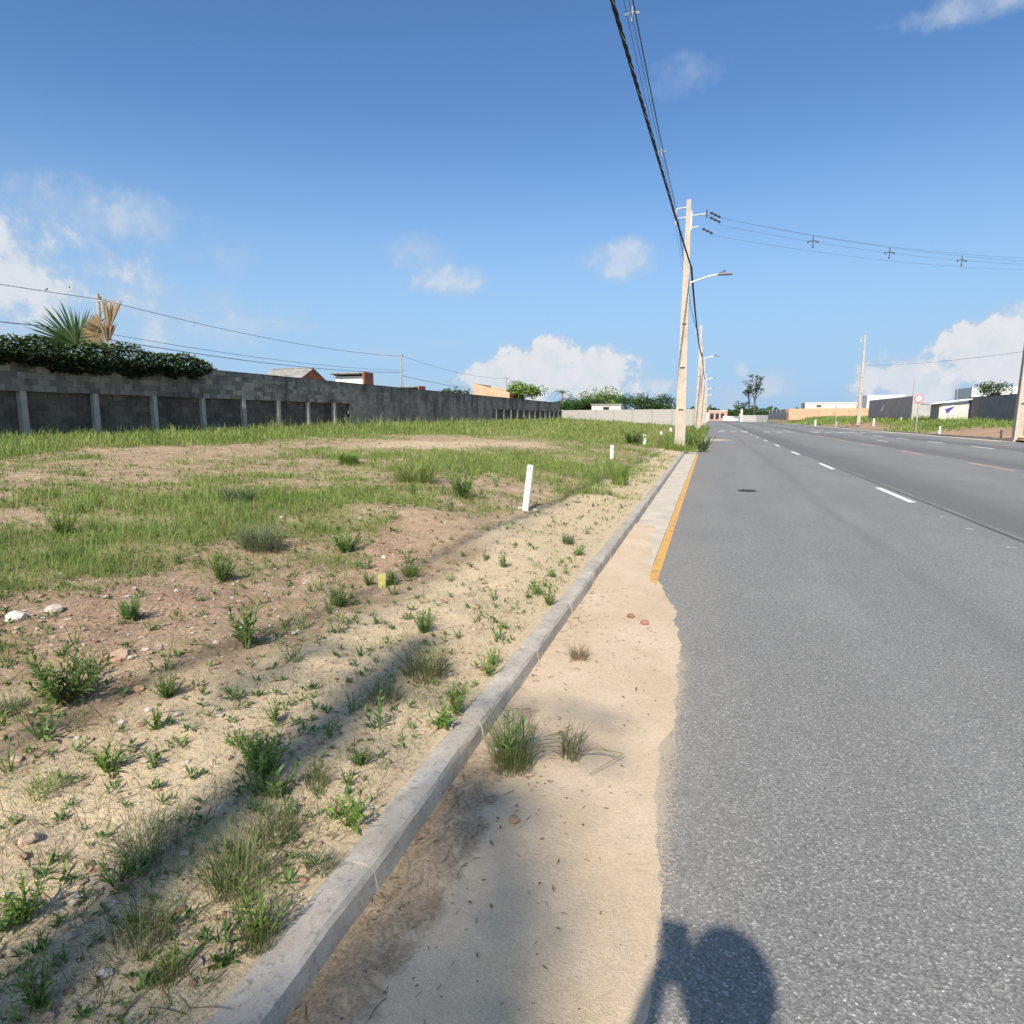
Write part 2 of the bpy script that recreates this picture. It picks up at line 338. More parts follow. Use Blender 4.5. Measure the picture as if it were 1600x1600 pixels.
def m_asphalt():
    m, g = new_mat('asphalt'); pos = g.n('NewGeometry').outputs['Position']
    xyz = g.n('SeparateXYZ', {0: pos}); X = xyz.outputs[0]; Y = xyz.outputs[1]
    v1 = g.n('TexVoronoi', {'Vector': pos, 'Scale': 150.0}); s1 = g.n('SeparateColor', {0: v1.outputs['Color']})
    v2 = g.n('TexVoronoi', {'Vector': pos, 'Scale': 75.0}); s2 = g.n('SeparateColor', {0: v2.outputs['Color']})
    st = g.v('MULTIPLY', pos, (1.0, .12, 1.0))
    nb = g.noise(pos, .5, 4, .6); ns = g.noise(st, 1.1, 4, .55); nf = g.noise(pos, 240., 3, .7)
    c = g.ramp(s1.outputs[0], [(0, (.09, .089, .086)), (.5, (.137, .135, .13)), (.88, (.172, .169, .162)), (1, (.275, .27, .257))])
    big = g.m('MULTIPLY', g.m('GREATER_THAN', s2.outputs[0], .965), g.m('LESS_THAN', v2.outputs['Distance'], .27))
    c = g.mix(g.m('MULTIPLY', big, .85), c, (.44, .43, .405))
    pit = g.m('MULTIPLY', g.m('LESS_THAN', s2.outputs[1], .12), g.m('LESS_THAN', v2.outputs['Distance'], .35))
    c = g.mix(g.m('MULTIPLY', pit, .5), c, (.05, .05, .05))
    tone = g.m('ADD', g.m('MULTIPLY', g.ss(ns, .25, .75), .22), g.m('MULTIPLY', g.ss(nb, .3, .7), .16))
    c = g.mix(1.0, c, g.mix(tone, (1.32, 1.29, 1.24), (2.0, 1.93, 1.82)), 'MULTIPLY')
    # polished wheel tracks, an oil drip line and blotchy wear
    for xt, wt_, kk in ((1.15, .35, .2), (2.75, .35, .2), (1.95, .22, -.3), (5.3, .4, .15), (6.9, .4, .15)):
        dx_ = g.m('ABSOLUTE', g.m('ADD', g.m('SUBTRACT', X, xt), g.m('MULTIPLY', g.m('SUBTRACT', ns, .5), .5)))
        f_ = g.m('MULTIPLY', g.ss(dx_, 0.0, wt_, 1.0, 0.0), g.m('MULTIPLY', g.ss(nb, .25, .7), abs(kk)))
        c = g.mix(f_, c, (.26, .255, .245) if kk > 0 else (.075, .074, .073))
    c = g.mix(g.m('MULTIPLY', g.ss(g.noise(pos, 1.9, 6, .7), .58, .78), .2), c, (.1, .099, .097))
    # newer paving of the next lanes, darker beside each paving joint
    for x0 in (3.75, 8.75, 13.2):
        sx = g.m('ADD', g.m('SUBTRACT', X, x0), g.m('MULTIPLY', g.m('SUBTRACT', nb, .5), .5))
        fr = g.m('MULTIPLY', g.ss(sx, 0.0, .12), g.ss(sx, .25, 2.6, 1.0, 0.0))
        c = g.mix(g.m('MULTIPLY', fr, .42), c, (.055, .057, .062))
        jn = g.m('ABSOLUTE', g.m('SUBTRACT', X, g.m('ADD', x0 - .04, g.m('MULTIPLY', g.m('SUBTRACT', ns, .5), .06))))
        c = g.mix(g.ss(jn, .012, .05, .75, 0.0), c, (.03, .03, .032))
    # sand dust carried over the left edge
    du = g.m('ADD', X, g.m('MULTIPLY', g.m('SUBTRACT', g.noise(pos, 3.0, 5, .65), .5), .7))
    c = g.mix(g.m('MULTIPLY', g.ss(du, -.3, .35, 1.0, 0.0), g.ss(Y, 4.0, 9.0, .2, .06)), c, (.40, .33, .235))
    gx = g.m('ADD', X, g.m('ADD', g.m('MULTIPLY', g.m('SUBTRACT', g.noise(pos, 5.0, 4, .6), .5), .12), g.m('MULTIPLY', g.m('SUBTRACT', g.noise(pos, 75., 3, .7), .5), .42)))
    gr_ = g.m('MULTIPLY', g.ss(gx, -.12, -.07, 1.0, 0.0), g.ss(Y, 3.6, 4.6, 1.0, 0.0))
    c = g.mix(g.m('MULTIPLY', gr_, .75), c, (.48, .37, .25))
    c = g.mix(g.m('MULTIPLY', g.ss(g.noise(st, .35, 4, .6), .52, .75), .18), c, (.32, .285, .24))
    h = g.m('ADD', g.m('MULTIPLY', v1.outputs['Distance'], .6), g.m('MULTIPLY', nf, .5))
    finish(g, c, .82, h, .55, .006, .3); return m
M_ASPH = m_asphalt()

def m_kerb():
    m, g = new_mat('kerb_concrete'); pos = g.n('NewGeometry').outputs['Position']; oi = g.n('ObjectInfo').outputs['Random']
    n1 = g.noise(pos, 4.0, 6, .65); n2 = g.noise(pos, 40., 5, .65); n3 = g.noise(pos, 230., 2, .7)
    c = g.mix(g.ss(n1, .3, .7), (.35, .305, .25), (.52, .46, .38))
    c = g.mix(g.m('MULTIPLY', oi, .22), c, (.29, .265, .23))
    c = g.mix(g.m('MULTIPLY', g.ss(n2, .52, .72), .75), c, (.17, .15, .125))
    c = g.mix(g.m('MULTIPLY', g.ss(g.noise(pos, 2.3, 6, .7), .45, .7), .5), c, (.25, .215, .17))
    wv = g.m('ADD', g.m('MULTIPLY', g.noise(pos, 11., 5, .7), .7), g.m('MULTIPLY', n2, .3))
    c = g.mix(g.m('MULTIPLY', g.ss(wv, .62, .7), .55), c, (.55, .53, .49))
    c = g.mix(.4, c, g.mix(g.ss(n3, .3, .7), (.35, .35, .35), (.65, .65, .65)), 'OVERLAY')
    finish(g, c, .9, g.m('ADD', g.m('MULTIPLY', n2, .6), g.m('MULTIPLY', n3, .3)), .5, .006, .2); return m
M_KERB = m_kerb()

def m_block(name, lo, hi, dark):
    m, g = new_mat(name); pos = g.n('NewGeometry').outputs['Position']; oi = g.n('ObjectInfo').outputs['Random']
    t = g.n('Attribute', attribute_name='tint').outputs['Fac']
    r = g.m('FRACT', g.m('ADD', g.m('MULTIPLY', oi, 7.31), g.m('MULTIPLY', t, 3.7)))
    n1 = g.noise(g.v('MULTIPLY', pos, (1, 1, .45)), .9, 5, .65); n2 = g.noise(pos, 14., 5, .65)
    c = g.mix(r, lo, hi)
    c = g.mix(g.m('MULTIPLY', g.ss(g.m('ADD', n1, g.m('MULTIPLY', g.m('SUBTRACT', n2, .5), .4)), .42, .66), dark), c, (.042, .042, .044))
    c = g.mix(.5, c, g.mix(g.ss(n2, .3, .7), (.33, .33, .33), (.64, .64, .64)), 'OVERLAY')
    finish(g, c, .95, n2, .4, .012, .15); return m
M_BLOCK = m_block('weathered_block', (.185, .17, .145), (.345, .315, .27), .62)
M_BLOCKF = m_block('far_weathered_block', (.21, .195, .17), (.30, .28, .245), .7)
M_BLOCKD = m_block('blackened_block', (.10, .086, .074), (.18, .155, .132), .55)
M_MORTAR = m_block('mortar', (.15, .14, .125), (.18, .165, .15), .6)
M_BLOCKL = m_block('pale_block', (.36, .345, .31), (.45, .43, .385), .0)

def m_brick(name, c1, c2, mo):
    m, g = new_mat(name); tc = g.n('TexCoord').outputs['Object']
    xyz = g.n('SeparateXYZ', {0: tc}); 
    uv = g.n('CombineXYZ', {0: g.m('ADD', xyz.outputs[0], xyz.outputs[1]), 1: xyz.outputs[2], 2: 0.0}).outputs[0]
    br = g.n('TexBrick', {'Vector': uv, 'Color1': (*c1, 1), 'Color2': (*c2, 1), 'Mortar': (*mo, 1), 'Scale': 1.0, 'Mortar Size': .012, 'Brick Width': .3, 'Row Height': .2})
    pos = g.n('NewGeometry').outputs['Position']
    c = g.mix(.4, br.outputs['Color'], g.mix(g.ss(g.noise(pos, 1.2, 5), .3, .7), (.38, .38, .38), (.6, .6, .6)), 'OVERLAY')
    finish(g, c, .92, br.outputs['Fac'], .3, .01, .15); return m
M_BRICK = m_brick('clay_brick', (.54, .32, .195), (.59, .37, .235), (.5, .4, .3))
M_BRICKR = m_brick('red_clay_brick', (.30, .10, .06), (.36, .13, .08), (.3, .2, .15))
M_GREYBLK = m_brick('far_grey_block', (.4, .38, .35), (.47, .45, .42), (.34, .32, .3))

def m_paint(name, c, wear):
    m, g = new_mat(name); pos = g.n('NewGeometry').outputs['Position']
    n1 = g.noise(pos, 6., 6, .7); n2 = g.noise(pos, 90., 3, .7)
    f = g.ss(g.m('ADD', n1, g.m('MULTIPLY', g.m('SUBTRACT', n2, .5), .9)), wear, wear + .14)
    finish(g, g.mix(f, c, (.17, .165, .16)), .7, n2, .3, .004, .3); return m
M_LINEW = m_paint('white_line', (.74, .73, .70), .66)
M_LINEO = m_paint('orange_line', (.62, .335, .085), .57)
M_LINEOF = m_paint('faded_orange_line', (.56, .34, .17), .56)
M_LINEWF = m_paint('worn_white_line', (.62, .61, .58), .46)
M_GUTTER = simple('gutter_concrete', (.50, .43, .34), .92, .1, 3.0, bump=.25)
M_STONE = m_foliage('stone', [(0, (.20, .10, .06)), (.4, (.34, .2, .13)), (.7, (.42, .32, .23)), (1, (.52, .48, .42))], 0.0, .9, .15)

# ------------------------------------------------------------------ terrain
def E(X, Y, cx, cy, rx, ry, a=0.0):
    c, s = math.cos(a), math.sin(a); u = (X - cx) * c + (Y - cy) * s; v = -(X - cx) * s + (Y - cy) * c
    return np.exp(-((u / rx) ** 2 + (v / ry) ** 2))
def field_base(X, Y):
    d = np.maximum(0, -(np.asarray(X, float) + 1.06)); Y = np.asarray(Y, float)
    return .098 + .84 * (1 - np.exp(-d / 9.0)) + .0042 * np.clip(Y - 14, 0, 80) * np.clip(d / 19.4, 0, 1)
def field_z(X, Y):
    X = np.asarray(X, float); Y = np.asarray(Y, float); d = np.maximum(0, -(X + 1.06)); e = smooth(d, 0.02, .8)
    z = field_base(X, Y)
    z = z + e * (.16 * (fbm(X * .45, Y * .45, 3, 3) - .5) + .055 * (fbm(X * 2.2, Y * 2.2, 3, 5) - .5) + .03 * (fbm(X * 7, Y * 7, 3, 8) - .5))
    z = z + (.3 + .7 * e) * (.014 + .02 * red(X, Y)) * (fbm(X * 24, Y * 24, 3, 12) - .5)
    z = z + .10 * E(X, Y, -4.2, 6.4, 1.3, .8) + .07 * E(X, Y, -3.0, 6.8, .9, .5) + .05 * E(X, Y, -3.2, 2.6, 1.0, .6)
    return z
def cover(X, Y):
    """how much of the soil is hidden by grass, 0..1"""
    d = -(X + 1.06); n1 = fbm(X * .55, Y * .55, 4, 31); n2 = fbm(X * 2.1, Y * 2.1, 3, 47)
    D = .24 + .34 * smooth(d, 2.4, 4.0) + .22 * smooth(Y, 8, 12) * smooth(d, .3, 1.6)
    D = D + .55 * smooth(d, 11.5, 14.5) + .38 * E(X, Y, -4.9, 5.4, 1.7, 2.8, .5) + .34 * E(X, Y, -3, 24, 2.2, 12)
    D = D - 1.3 * E(X, Y, -9.0, 20.3, 3.0, 6.6, -.55) - .5 * E(X, Y, -9.4, 10.4, 4.6, 1.8, -.25) - .5 * E(X, Y, -12.3, 12.8, 3.2, 1.6, -.4) - .3 * E(X, Y, -4.4, 10.5, 1.6, 1.2)
    D = D - .5 * E(X, Y, -2.2, 5.5, 1.1, 2.2) - .14 * smooth(1.0 - d, 0, .9) - .2 * E(X, Y, -2.9, 2.9, .9, .9) - .3 * E(X, Y, -3.3, 6.9, 1.0, .5)
    D = D - .08 * smooth(4.2 - Y, 0, 1.5) * smooth(4.2 - d, 0, 1.4) + .2 * E(X, Y, -4.2, 3.6, 1.0, 1.0)
    D = D + 1.25 * (n1 - .5) + 1.25 * (n2 - .5) + .5 * (fbm(X * 6, Y * 6, 2, 52) - .5)
    return np.clip(D, 0, 1)
def red(X, Y):
    d = -(X + 1.06)
    r = .6 * E(X, Y, -3.4, 2.7, 1.2, 1.3) + .6 * E(X, Y, -3.0, 5.6, 1.1, 1.3) + .45 * E(X, Y, -5, 4, 2, 2) + .35 * E(X, Y, -9, 10, 4, 2)
    r = r + .5 * E(X, Y, -8, 20, 3, 5, -.55)
    return np.clip(r + .5 * (fbm(X * 1.4, Y * 1.4, 3, 71) - .5), 0, 1)
def sandf(X, Y):
    d = -(X + 1.06)
    return np.clip(.95 * smooth(1.5 - d + .25 * (fbm(X * 1.1, Y * 1.1, 3, 77) - .5) * 2, 0, .8) + .5 * E(X, Y, -1.9, 1.4, .8, .8) + .85 * E(X, Y, -8.6, 20.3, 2.1, 5, -.55) + .3 * E(X, Y, -2, 8.5, .8, 3), 0, 1)
def field_hit(px, py):
    r = ray(px, py); t = np.concatenate([np.arange(.8, 12, .01), np.arange(12, 130, .05)])
    P = np.array([0, 0, CAM_H]) + t[:, None] * r
    z = np.where(P[:, 0] < -1.06, field_z(P[:, 0], P[:, 1]), 0.0)
    i = int(np.argmax(P[:, 2] < z)); return P[i], t[i]

base = grid_mesh('ground', np.concatenate([-geo(0, 3500, 20, 1.25)[::-1][:-1], geo(0, 3500, 20, 1.25)]),
                 np.concatenate([-geo(0, 1500, 20, 1.3)[::-1][:-1], geo(0, 4500, 20, 1.2)]),
                 lambda X, Y: -.45 + 0 * X, {'red': lambda X, Y: .3 + 0 * X, 'cover': lambda X, Y: .95 + 0 * X, 'sand': lambda X, Y: 0 * X})
tag(obj('ground', base, M_SOIL), kind='structure')
fx = -1.058 - geo(0, 40, .02, 1.013); fy = np.concatenate([np.linspace(-14, -.3, 40), geo(0.0, 118, .02, 1.0105)])
fm = grid_mesh('field', fx[::-1], fy, field_z, {'red': red, 'cover': cover, 'sand': sandf})
tag(obj('field', fm, M_SOIL), kind='structure')

def verge_z(X, Y):
    d = X - 18.12
    z = .11 + 1.0 * smooth(d, .4, 4.5) * (.55 + .45 * smooth(Y, 55, 95)) + .25 * smooth(d, 4, 20)
    z = z + smooth(d, .1, 1) * (.35 * (fbm(X * .4, Y * .4, 3, 91) - .5) + .25 * (fbm(X * 1.5, Y * 1.5, 3, 95) - .5) * smooth(6 - d, 0, 5))
    return z
def verge_cover(X, Y):
    d = X - 18.12
    D = .1 + .85 * smooth(d, 1.8, 3.6) - 1.3 * E(X, Y, 20, 54, 3.4, 10) - .7 * E(X, Y, 20, 98, 2.5, 12) + .5 * E(X, Y, 19.4, 72, 2, 7) + .7 * smooth(Y, 115, 135)
    return np.clip(D + .7 * (fbm(X * .5, Y * .5, 3, 41) - .5), 0, 1)
vm = grid_mesh('verge', np.concatenate([np.linspace(18.12, 30, 70), np.linspace(31, 90, 30)]), np.concatenate([np.linspace(46.2, 120, 240), np.linspace(121, 330, 60)]),
               verge_z, {'red': lambda X, Y: np.clip(.75 - verge_cover(X, Y) + .2, 0, 1), 'cover': verge_cover, 'sand': lambda X, Y: 0 * X})
tag(obj('verge', vm, M_SOIL), kind='structure')

# road, side street mouth, gutters
road = MB().add([(-.96, -60, 0), (17.98, -60, 0), (17.98, 330, 0), (-.96, 330, 0)], [(0, 1, 2, 3)]).build('road', M_ASPH)
tag(road, kind='structure')
ss_ = MB().add([(17.98, 36.5, .0), (60, 36.5, .0), (60, 45.2, .0), (17.98, 45.2, .0)], [(0, 1, 2, 3)]).build('side_street', M_ASPH); tag(ss_, kind='structure')
mb = MB(); mb.add([(-.955, 6.0, .004), (-.5, 6.0, .004), (-.5, 44, .004), (-.955, 44, .004)], [(0, 1, 2, 3)])
tag(mb.build('gutter', M_GUTTER), kind='structure')
mb = MB(); mb.add([(17.05, 47, .012), (17.985, 47, .012), (17.985, 200, .012), (17.05, 200, .012)], [(0, 1, 2, 3)])
tag(mb.build('far_gutter', M_GUTTER), kind='structure')
def strip(name, mat, x0, x1, y0, y1, z=.004, parent=road):
    return MB().add([(x0, y0, z), (x1, y0, z), (x1, y1, z), (x0, y1, z)], [(0, 1, 2, 3)]).build(name, mat, parent)
strip('edge_line', M_LINEO, -.492, -.40, 4.4, 27.2, .007)
for i in range(-1, 24):
    y0 = 12.85 + 7.7 * i
    strip('lane_dash', M_LINEW if i >= 0 else M_LINEWF, 3.44, 3.56, y0, y0 + 2.55)
for i in range(-1, 18):
    y0 = 21.5 + 8.1 * i
    strip('centre_dash', M_LINEOF, 8.22, 8.36, y0, y0 + 3.3)
for i in range(0, 16):
    y0 = 36.2 + 7.0 * i
    strip('lane_dash', M_LINEW, 13.0, 13.16, y0, y0 + 3.0)
strip('lane_dash', M_LINEW, 10.5, 10.64, 44.9, 47.6); strip('lane_dash', M_LINEWF, 17.1, 17.25, 41, 43)
for i in range(15):                                   # worn zebra crossing far up the road
    x0 = .9 + i * 1.12
    if i in (3, 7): continue
    strip('crossing_bar', M_LINEWF, x0, x0 + .5 + .25 * rnd.random(), 69.5 + rnd.random(), 72.5 + rnd.random() * 1.5)
    if i % 3 == 0: strip('crossing_bar', M_LINEWF, x0 + .3, x0 + .9, 77 + rnd.random(), 79.5)
for (px, py) in ((1475, 808), (1515, 827), (1582, 856)):
    p = at_z(px, py, 0); strip('lane_dash', M_LINEWF, p[0] - .05, p[0] + .04, p[1] - .02, p[1] + .03)

# kerb of precast stones
def kerb_mesh(L, seed):
    r = random.Random(seed); prof = [(-1.066, -.08), (-1.066, .100), (-1.056, .108), (-.985, .110), (-.962, .104), (-.95, .09), (-.918, -.08)]
    n = 9; V = []; Fc = []
    for i in range(n):
        y = L * i / (n - 1)
        for (x, z) in prof:
            c = 1 if z > 0 else 0
            e = .005 if 0 < i < n - 1 else .006
            V.append((x + r.uniform(-e, e) * .6 * c, y, z + r.uniform(-e, e) * c - (.002 * c if i in (0, n - 1) else 0)))
    k = len(prof)
    for i in range(n - 1):
        for j in range(k - 1): Fc.append((i * k + j, (i + 1) * k + j, (i + 1) * k + j + 1, i * k + j + 1))
    Fc += [tuple(range(k)), tuple(range((n - 1) * k, n * k))[::-1]]
    return MB().add(V, Fc).mesh('kerb_stone')
KM = [kerb_mesh(.996, s) for s in range(5)]
kerb = empty('kerb'); tag(kerb, kind='structure')
for i in range(-6, 38):
    o = obj('kerb_stone', KM[i % 5], M_KERB, kerb, (rnd.uniform(-.003, .003), 2.62 + i * 1.0, rnd.uniform(-.002, .002)), rnd.uniform(-.003, .003))
mo = MB().add([(-1.05, -4, -.05), (-1.05, -4, .088), (-.985, -4, .084), (-.95, -4, -.05), (-1.05, 40.6, -.05), (-1.05, 40.6, .088), (-.985, 40.6, .084), (-.95, 40.6, -.05)],
              [(0, 4, 5, 1), (1, 5, 6, 2), (2, 6, 7, 3)]).build('mortar_joint', M_KERB, kerb)
fk = empty('far_kerb'); tag(fk, kind='structure')
fkm = MB().box((0, .99, .03), (.14, 1.97, .18)).mesh('kerb_stone')
for i in range(0, 52): obj('kerb_stone', fkm, M_KERB, fk, (18.055, 47.2 + 2 * i, rnd.uniform(-.004, .004)))
strip2 = MB().box((18.055, 240, .025), (.14, 174, .17)).build('kerb_run', M_KERB, fk)

# sand washed into the gutter
def sand_edge(Y):
    e = np.interp(Y, [0, 1.2, 2.0, 2.7, 3.4, 4.2, 5.0, 5.8, 6.6, 8.5], [.06, -.01, -.10, -.14, -.11, -.13, -.2, -.34, -.50, -.62])
    return e + .05 * (fbm(Y * 2.2, Y * 0 + 3, 3, 5) - .5) * 2 + .02 * (fbm(Y * 9, Y * 0 + 8, 3, 6) - .5) * 2
def sand_z(X, Y):
    e = sand_edge(Y); t = np.clip((e - X) / np.maximum(e + .95, .1), -1, 1)
    z = .03 * np.sign(t) * np.abs(t) ** .6 + .010 * (fbm(X * 6, Y * 4, 3, 14) - .5) * smooth(t, 0, .3) + .006 * (fbm(X * 17, Y * 17, 5, 15, .65) - .5)
    near = smooth(2.9 - Y, 0, 1.0) * smooth(-.68 - X, 0, .2)
    z = z + near * (.035 * (fbm(X * 9, Y * 5, 4, 16) - .42) + .018 * E(X, Y * 0, -.85, 0, .035, 1))
    return z - .002
def debris(X, Y):
    return np.clip(smooth(3.1 - Y, 0, 1.2) * smooth(-.60 - X + .12 * (fbm(X * 4, Y * 2.5, 3, 19) - .5), 0, .22) * .95 + .5 * E(X, Y, -.78, 2.85, .16, .3) + .35 * E(X, Y, -.88, 4.0, .06, 1.0), 0, 1)
sm = grid_mesh('gutter_sand', np.linspace(-.955, .06, 112), np.concatenate([np.linspace(-4, .2, 30), np.arange(.22, 9.0, .0145)]), sand_z, {'debris': debris})
tag(obj('gutter_sand', sm, M_GUTSAND), kind='structure')
# sand tongue at the mouth of the path beyond the first pole
tm = grid_mesh('sand_tongue', np.linspace(-1.0, 1.6, 60), np.linspace(42.5, 49, 60),
               lambda X, Y: .03 * (1.0 - ((X + .9) / (2.2 * E(X, Y, X, 45.2, 1, 1.6) + .25)) ** 2) + .012 * (fbm(X * 3, Y * 3, 3, 4) - .5), {'debris': lambda X, Y: 0 * X})
tag(obj('sand_tongue', tm, M_GUTSAND), kind='structure')

# ------------------------------------------------------------------ block wall on the left
WX, WTOP = -20.5, 3.5
def boxes_mesh(name, centres, sizes, tints):
    C = np.asarray(centres, float); S = np.asarray(sizes, float) / 2; n = len(C)
    u = np.array([(a, b, c) for c in (-1, 1) for a, b in ((-1, -1), (1, -1), (1, 1), (-1, 1))], float)
    V = (C[:, None, :] + u[None] * S[:, None, :]).reshape(-1, 3)
    f = np.array([(3, 2, 1, 0), (4, 5, 6, 7), (0, 1, 5, 4), (1, 2, 6, 5), (2, 3, 7, 6), (3, 0, 4, 7)])
    Q = (f[None] + 8 * np.arange(n)[:, None, None]).reshape(-1, 4)
    return np_mesh(name, V, Q, None, {'tint': np.repeat(np.asarray(tints), 8)})
bw = empty('block_wall', (WX, 14, .8), label='long weathered grey concrete block wall with dark recessed bays beyond the field', cat='wall')
PI_ = Matrix.Translation((-WX, -14, -.8))
def wpart(o): o.matrix_parent_inverse = PI_; return o
blk = MB().box((0, 0, 0), (.10, .388, .188)).mesh('block')
posts_near = [12.4 + 2.5 * i for i in range(-2, 9)]; posts_far = [61.6 + 2.5 * i for i in range(0, 12)]
for r in range(6):
    off = .2 if r % 2 else 0.0
    for k in range(50):
        o = obj('block', blk, M_BLOCK, bw, (WX - .05 + rnd.uniform(-.004, .006), 13.6 + .4 * k + off, WTOP - .1 - .2 * r), rnd.uniform(-.008, .008)); wpart(o)
cs, ss2, ts = [], [], []; cd_, sd_, td_ = [], [], []
for r in range(14):
    off = .2 if r % 2 else 0.0; z = WTOP - .1 - .2 * r
    for k in range(-18, 215):
        y = 13.6 + .4 * k + off
        if y > 90.2: continue
        band = r < 6
        if band and 0 <= k < 50: continue
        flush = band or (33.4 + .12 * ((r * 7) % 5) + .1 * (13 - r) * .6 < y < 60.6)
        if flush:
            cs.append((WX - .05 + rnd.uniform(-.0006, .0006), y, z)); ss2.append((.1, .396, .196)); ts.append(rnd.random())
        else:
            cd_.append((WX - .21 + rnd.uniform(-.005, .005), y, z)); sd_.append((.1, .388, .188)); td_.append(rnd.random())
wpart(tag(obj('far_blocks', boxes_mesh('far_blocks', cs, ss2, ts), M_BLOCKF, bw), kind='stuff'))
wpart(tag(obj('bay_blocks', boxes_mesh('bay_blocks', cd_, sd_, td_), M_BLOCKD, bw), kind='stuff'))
wpart(MB().box((WX - .0625, 48.4, WTOP - .6), (.12, 84, 1.17)).box((WX - .24, 48.4, WTOP - 1.95), (.12, 84, 1.7)).box((WX - .0625, 47.2, WTOP - 1.9), (.12, 26.4, 1.43)).build('mortar_core', M_MORTAR, bw))
pm = MB().box((0, 0, .0), (.22, .2, 1.75)).mesh('post')
for y in posts_near + posts_far:
    wpart(obj('post', pm, M_CONCG, bw, (WX - .10 + rnd.uniform(-.01, .01), y, 1.43), rnd.uniform(-.03, .03)))
cp = MB()
y = 6.5
while y < 90:
    cp.box((WX - .05, y + 1.2, WTOP + .012 + rnd.uniform(-.006, .004)), (.125 + rnd.uniform(0, .02), 2.38, .028)); y += 2.4
wpart(cp.build('coping', M_MORTAR, bw))
# broken blocks lying at the foot
ob = MB(); 
for i, y in enumerate((22.9, 23.4, 23.9, 24.3)): ob.box((WX + .35, y, .98), (.19, .42, .2))
tag(ob.build('block_ledge', M_CONCG), 'low pale concrete ledge at the foot of the block wall', 'ledge')

# pale cross wall closing the field
cw = empty('boundary_wall', (-11, 88, 1.0), label='pale grey block wall closing the far end of the grassy field', cat='wall')
A_, B_ = Vector((-20.3, 91.0, 0)), Vector((-1.9, 82.5, 0)); d_ = B_ - A_; ang = math.atan2(d_.y, d_.x)
o = MB().box((0, 0, 0), (d_.length, .16, 2.1)).build('wall_body', M_BLOCKL, cw); o.matrix_parent_inverse = Matrix.Translation((11, -88, -1.0))
o.location = (A_ + B_) / 2 + Vector((0, 0, 1.45)); o.rotation_euler = (0, 0, ang)
for i in range(8):
    p = A_ + d_ * (i / 7); o = MB().box((0, 0, 0), (.22, .24, 2.16)).build('post', M_CONCG, cw, p + Vector((0, 0, 1.46)), ang); o.matrix_parent_inverse = Matrix.Translation((11, -88, -1.0))
gt = empty('gate_leaf', (-1.7, 79, .6), label='narrow dark metal gate leaf standing open beside the far poles', cat='gate')
MB().box((0, 0, 1.2), (.06, 1.3, 2.2)).build('panel', M_DARKP, gt)
MB().tube([(0, -.7, 0), (0, -.7, 2.6), (0, -.5, 2.9), (.1, -.2, 3.0)], .05, 6).build('gate_post', M_DARKP, gt)

# ------------------------------------------------------------------ vine over the wall
def leaf_cloud(P, N_len, N_wid, tilt_up=.3, rng=RNG, t=None):
    """one folded leaf (4 triangles) at every point, random heading"""
    n = len(P); az = rng.uniform(0, 2 * np.pi, n); el = rng.normal(tilt_up, .5, n)
    d = np.stack([np.cos(az) * np.cos(el), np.sin(az) * np.cos(el), np.sin(el)], -1)
    s = np.stack([-np.sin(az), np.cos(az), np.zeros(n)], -1); roll = rng.normal(0, .6, n)
    nn = np.cross(d, s); s = s * np.cos(roll)[:, None] + nn * np.sin(roll)[:, None]; nn = np.cross(s, d)
    L = (N_len * rng.uniform(.6, 1.25, n))[:, None]; W = (N_wid * rng.uniform(.7, 1.2, n))[:, None]
    m_ = P + d * L * .5
    V = np.stack([P, m_ + s * W * .5 + nn * W * .18, P + d * L - np.array([0, 0, .2]) * L, m_ - s * W * .5 + nn * W * .18, m_], 1).reshape(-1, 3)
    T = (np.array([(0, 1, 4), (1, 2, 4), (0, 4, 3), (4, 2, 3)])[None] + 5 * np.arange(n)[:, None, None]).reshape(-1, 3)
    t = rng.uniform(0, 1, n) if t is None else t
    return V, T, np.repeat(t, 5)
vn = empty('climbing_vine', (WX, 14, WTOP), label='dense dark green vine draped over the top of the block wall', cat='vine')
n = 15000; y = RNG.uniform(5.5, 22.7, n); e_ = smooth(22.9 - y, 0, 1.5)
hump = .32 + .32 * fbm(y * .9, y * 0, 3, 9) * 1.3; up = hump * (.45 + .55 * e_); dn = (.22 + .45 * fbm(y * 1.6, y * 0 + 5, 3, 10)) * (.3 + .7 * e_)
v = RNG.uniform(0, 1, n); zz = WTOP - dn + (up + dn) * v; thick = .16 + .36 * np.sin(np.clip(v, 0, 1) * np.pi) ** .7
xx = WX - .05 + thick * RNG.uniform(-.8, 1.0, n)
xx = np.where((zz < WTOP + .03), WX + .04 + RNG.uniform(0, 1, n) * thick, xx)
clump = fbm(y * 4, zz * 5, 3, 55)
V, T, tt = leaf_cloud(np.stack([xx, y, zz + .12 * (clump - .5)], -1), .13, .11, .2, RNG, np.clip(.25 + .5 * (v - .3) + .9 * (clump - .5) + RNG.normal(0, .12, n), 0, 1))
o = obj('foliage', np_mesh('foliage', V, None, T, {'tint': tt}), M_VINE, vn); o.matrix_parent_inverse = Matrix.Translation((-WX, -14, -WTOP))
mb = MB()
for i in range(40):
    y0 = rnd.uniform(6, 22); z0 = WTOP + rnd.uniform(-.1, .3); pts = [(WX + rnd.uniform(0, .25), y0 + k * rnd.uniform(.1, .35), z0 - .06 * k * rnd.random() + rnd.uniform(-.08, .08)) for k in range(6)]
    mb.tube(pts, .012, 4)
o = mb.build('stem', M_BARK, vn); o.matrix_parent_inverse = Matrix.Translation((-WX, -14, -WTOP))

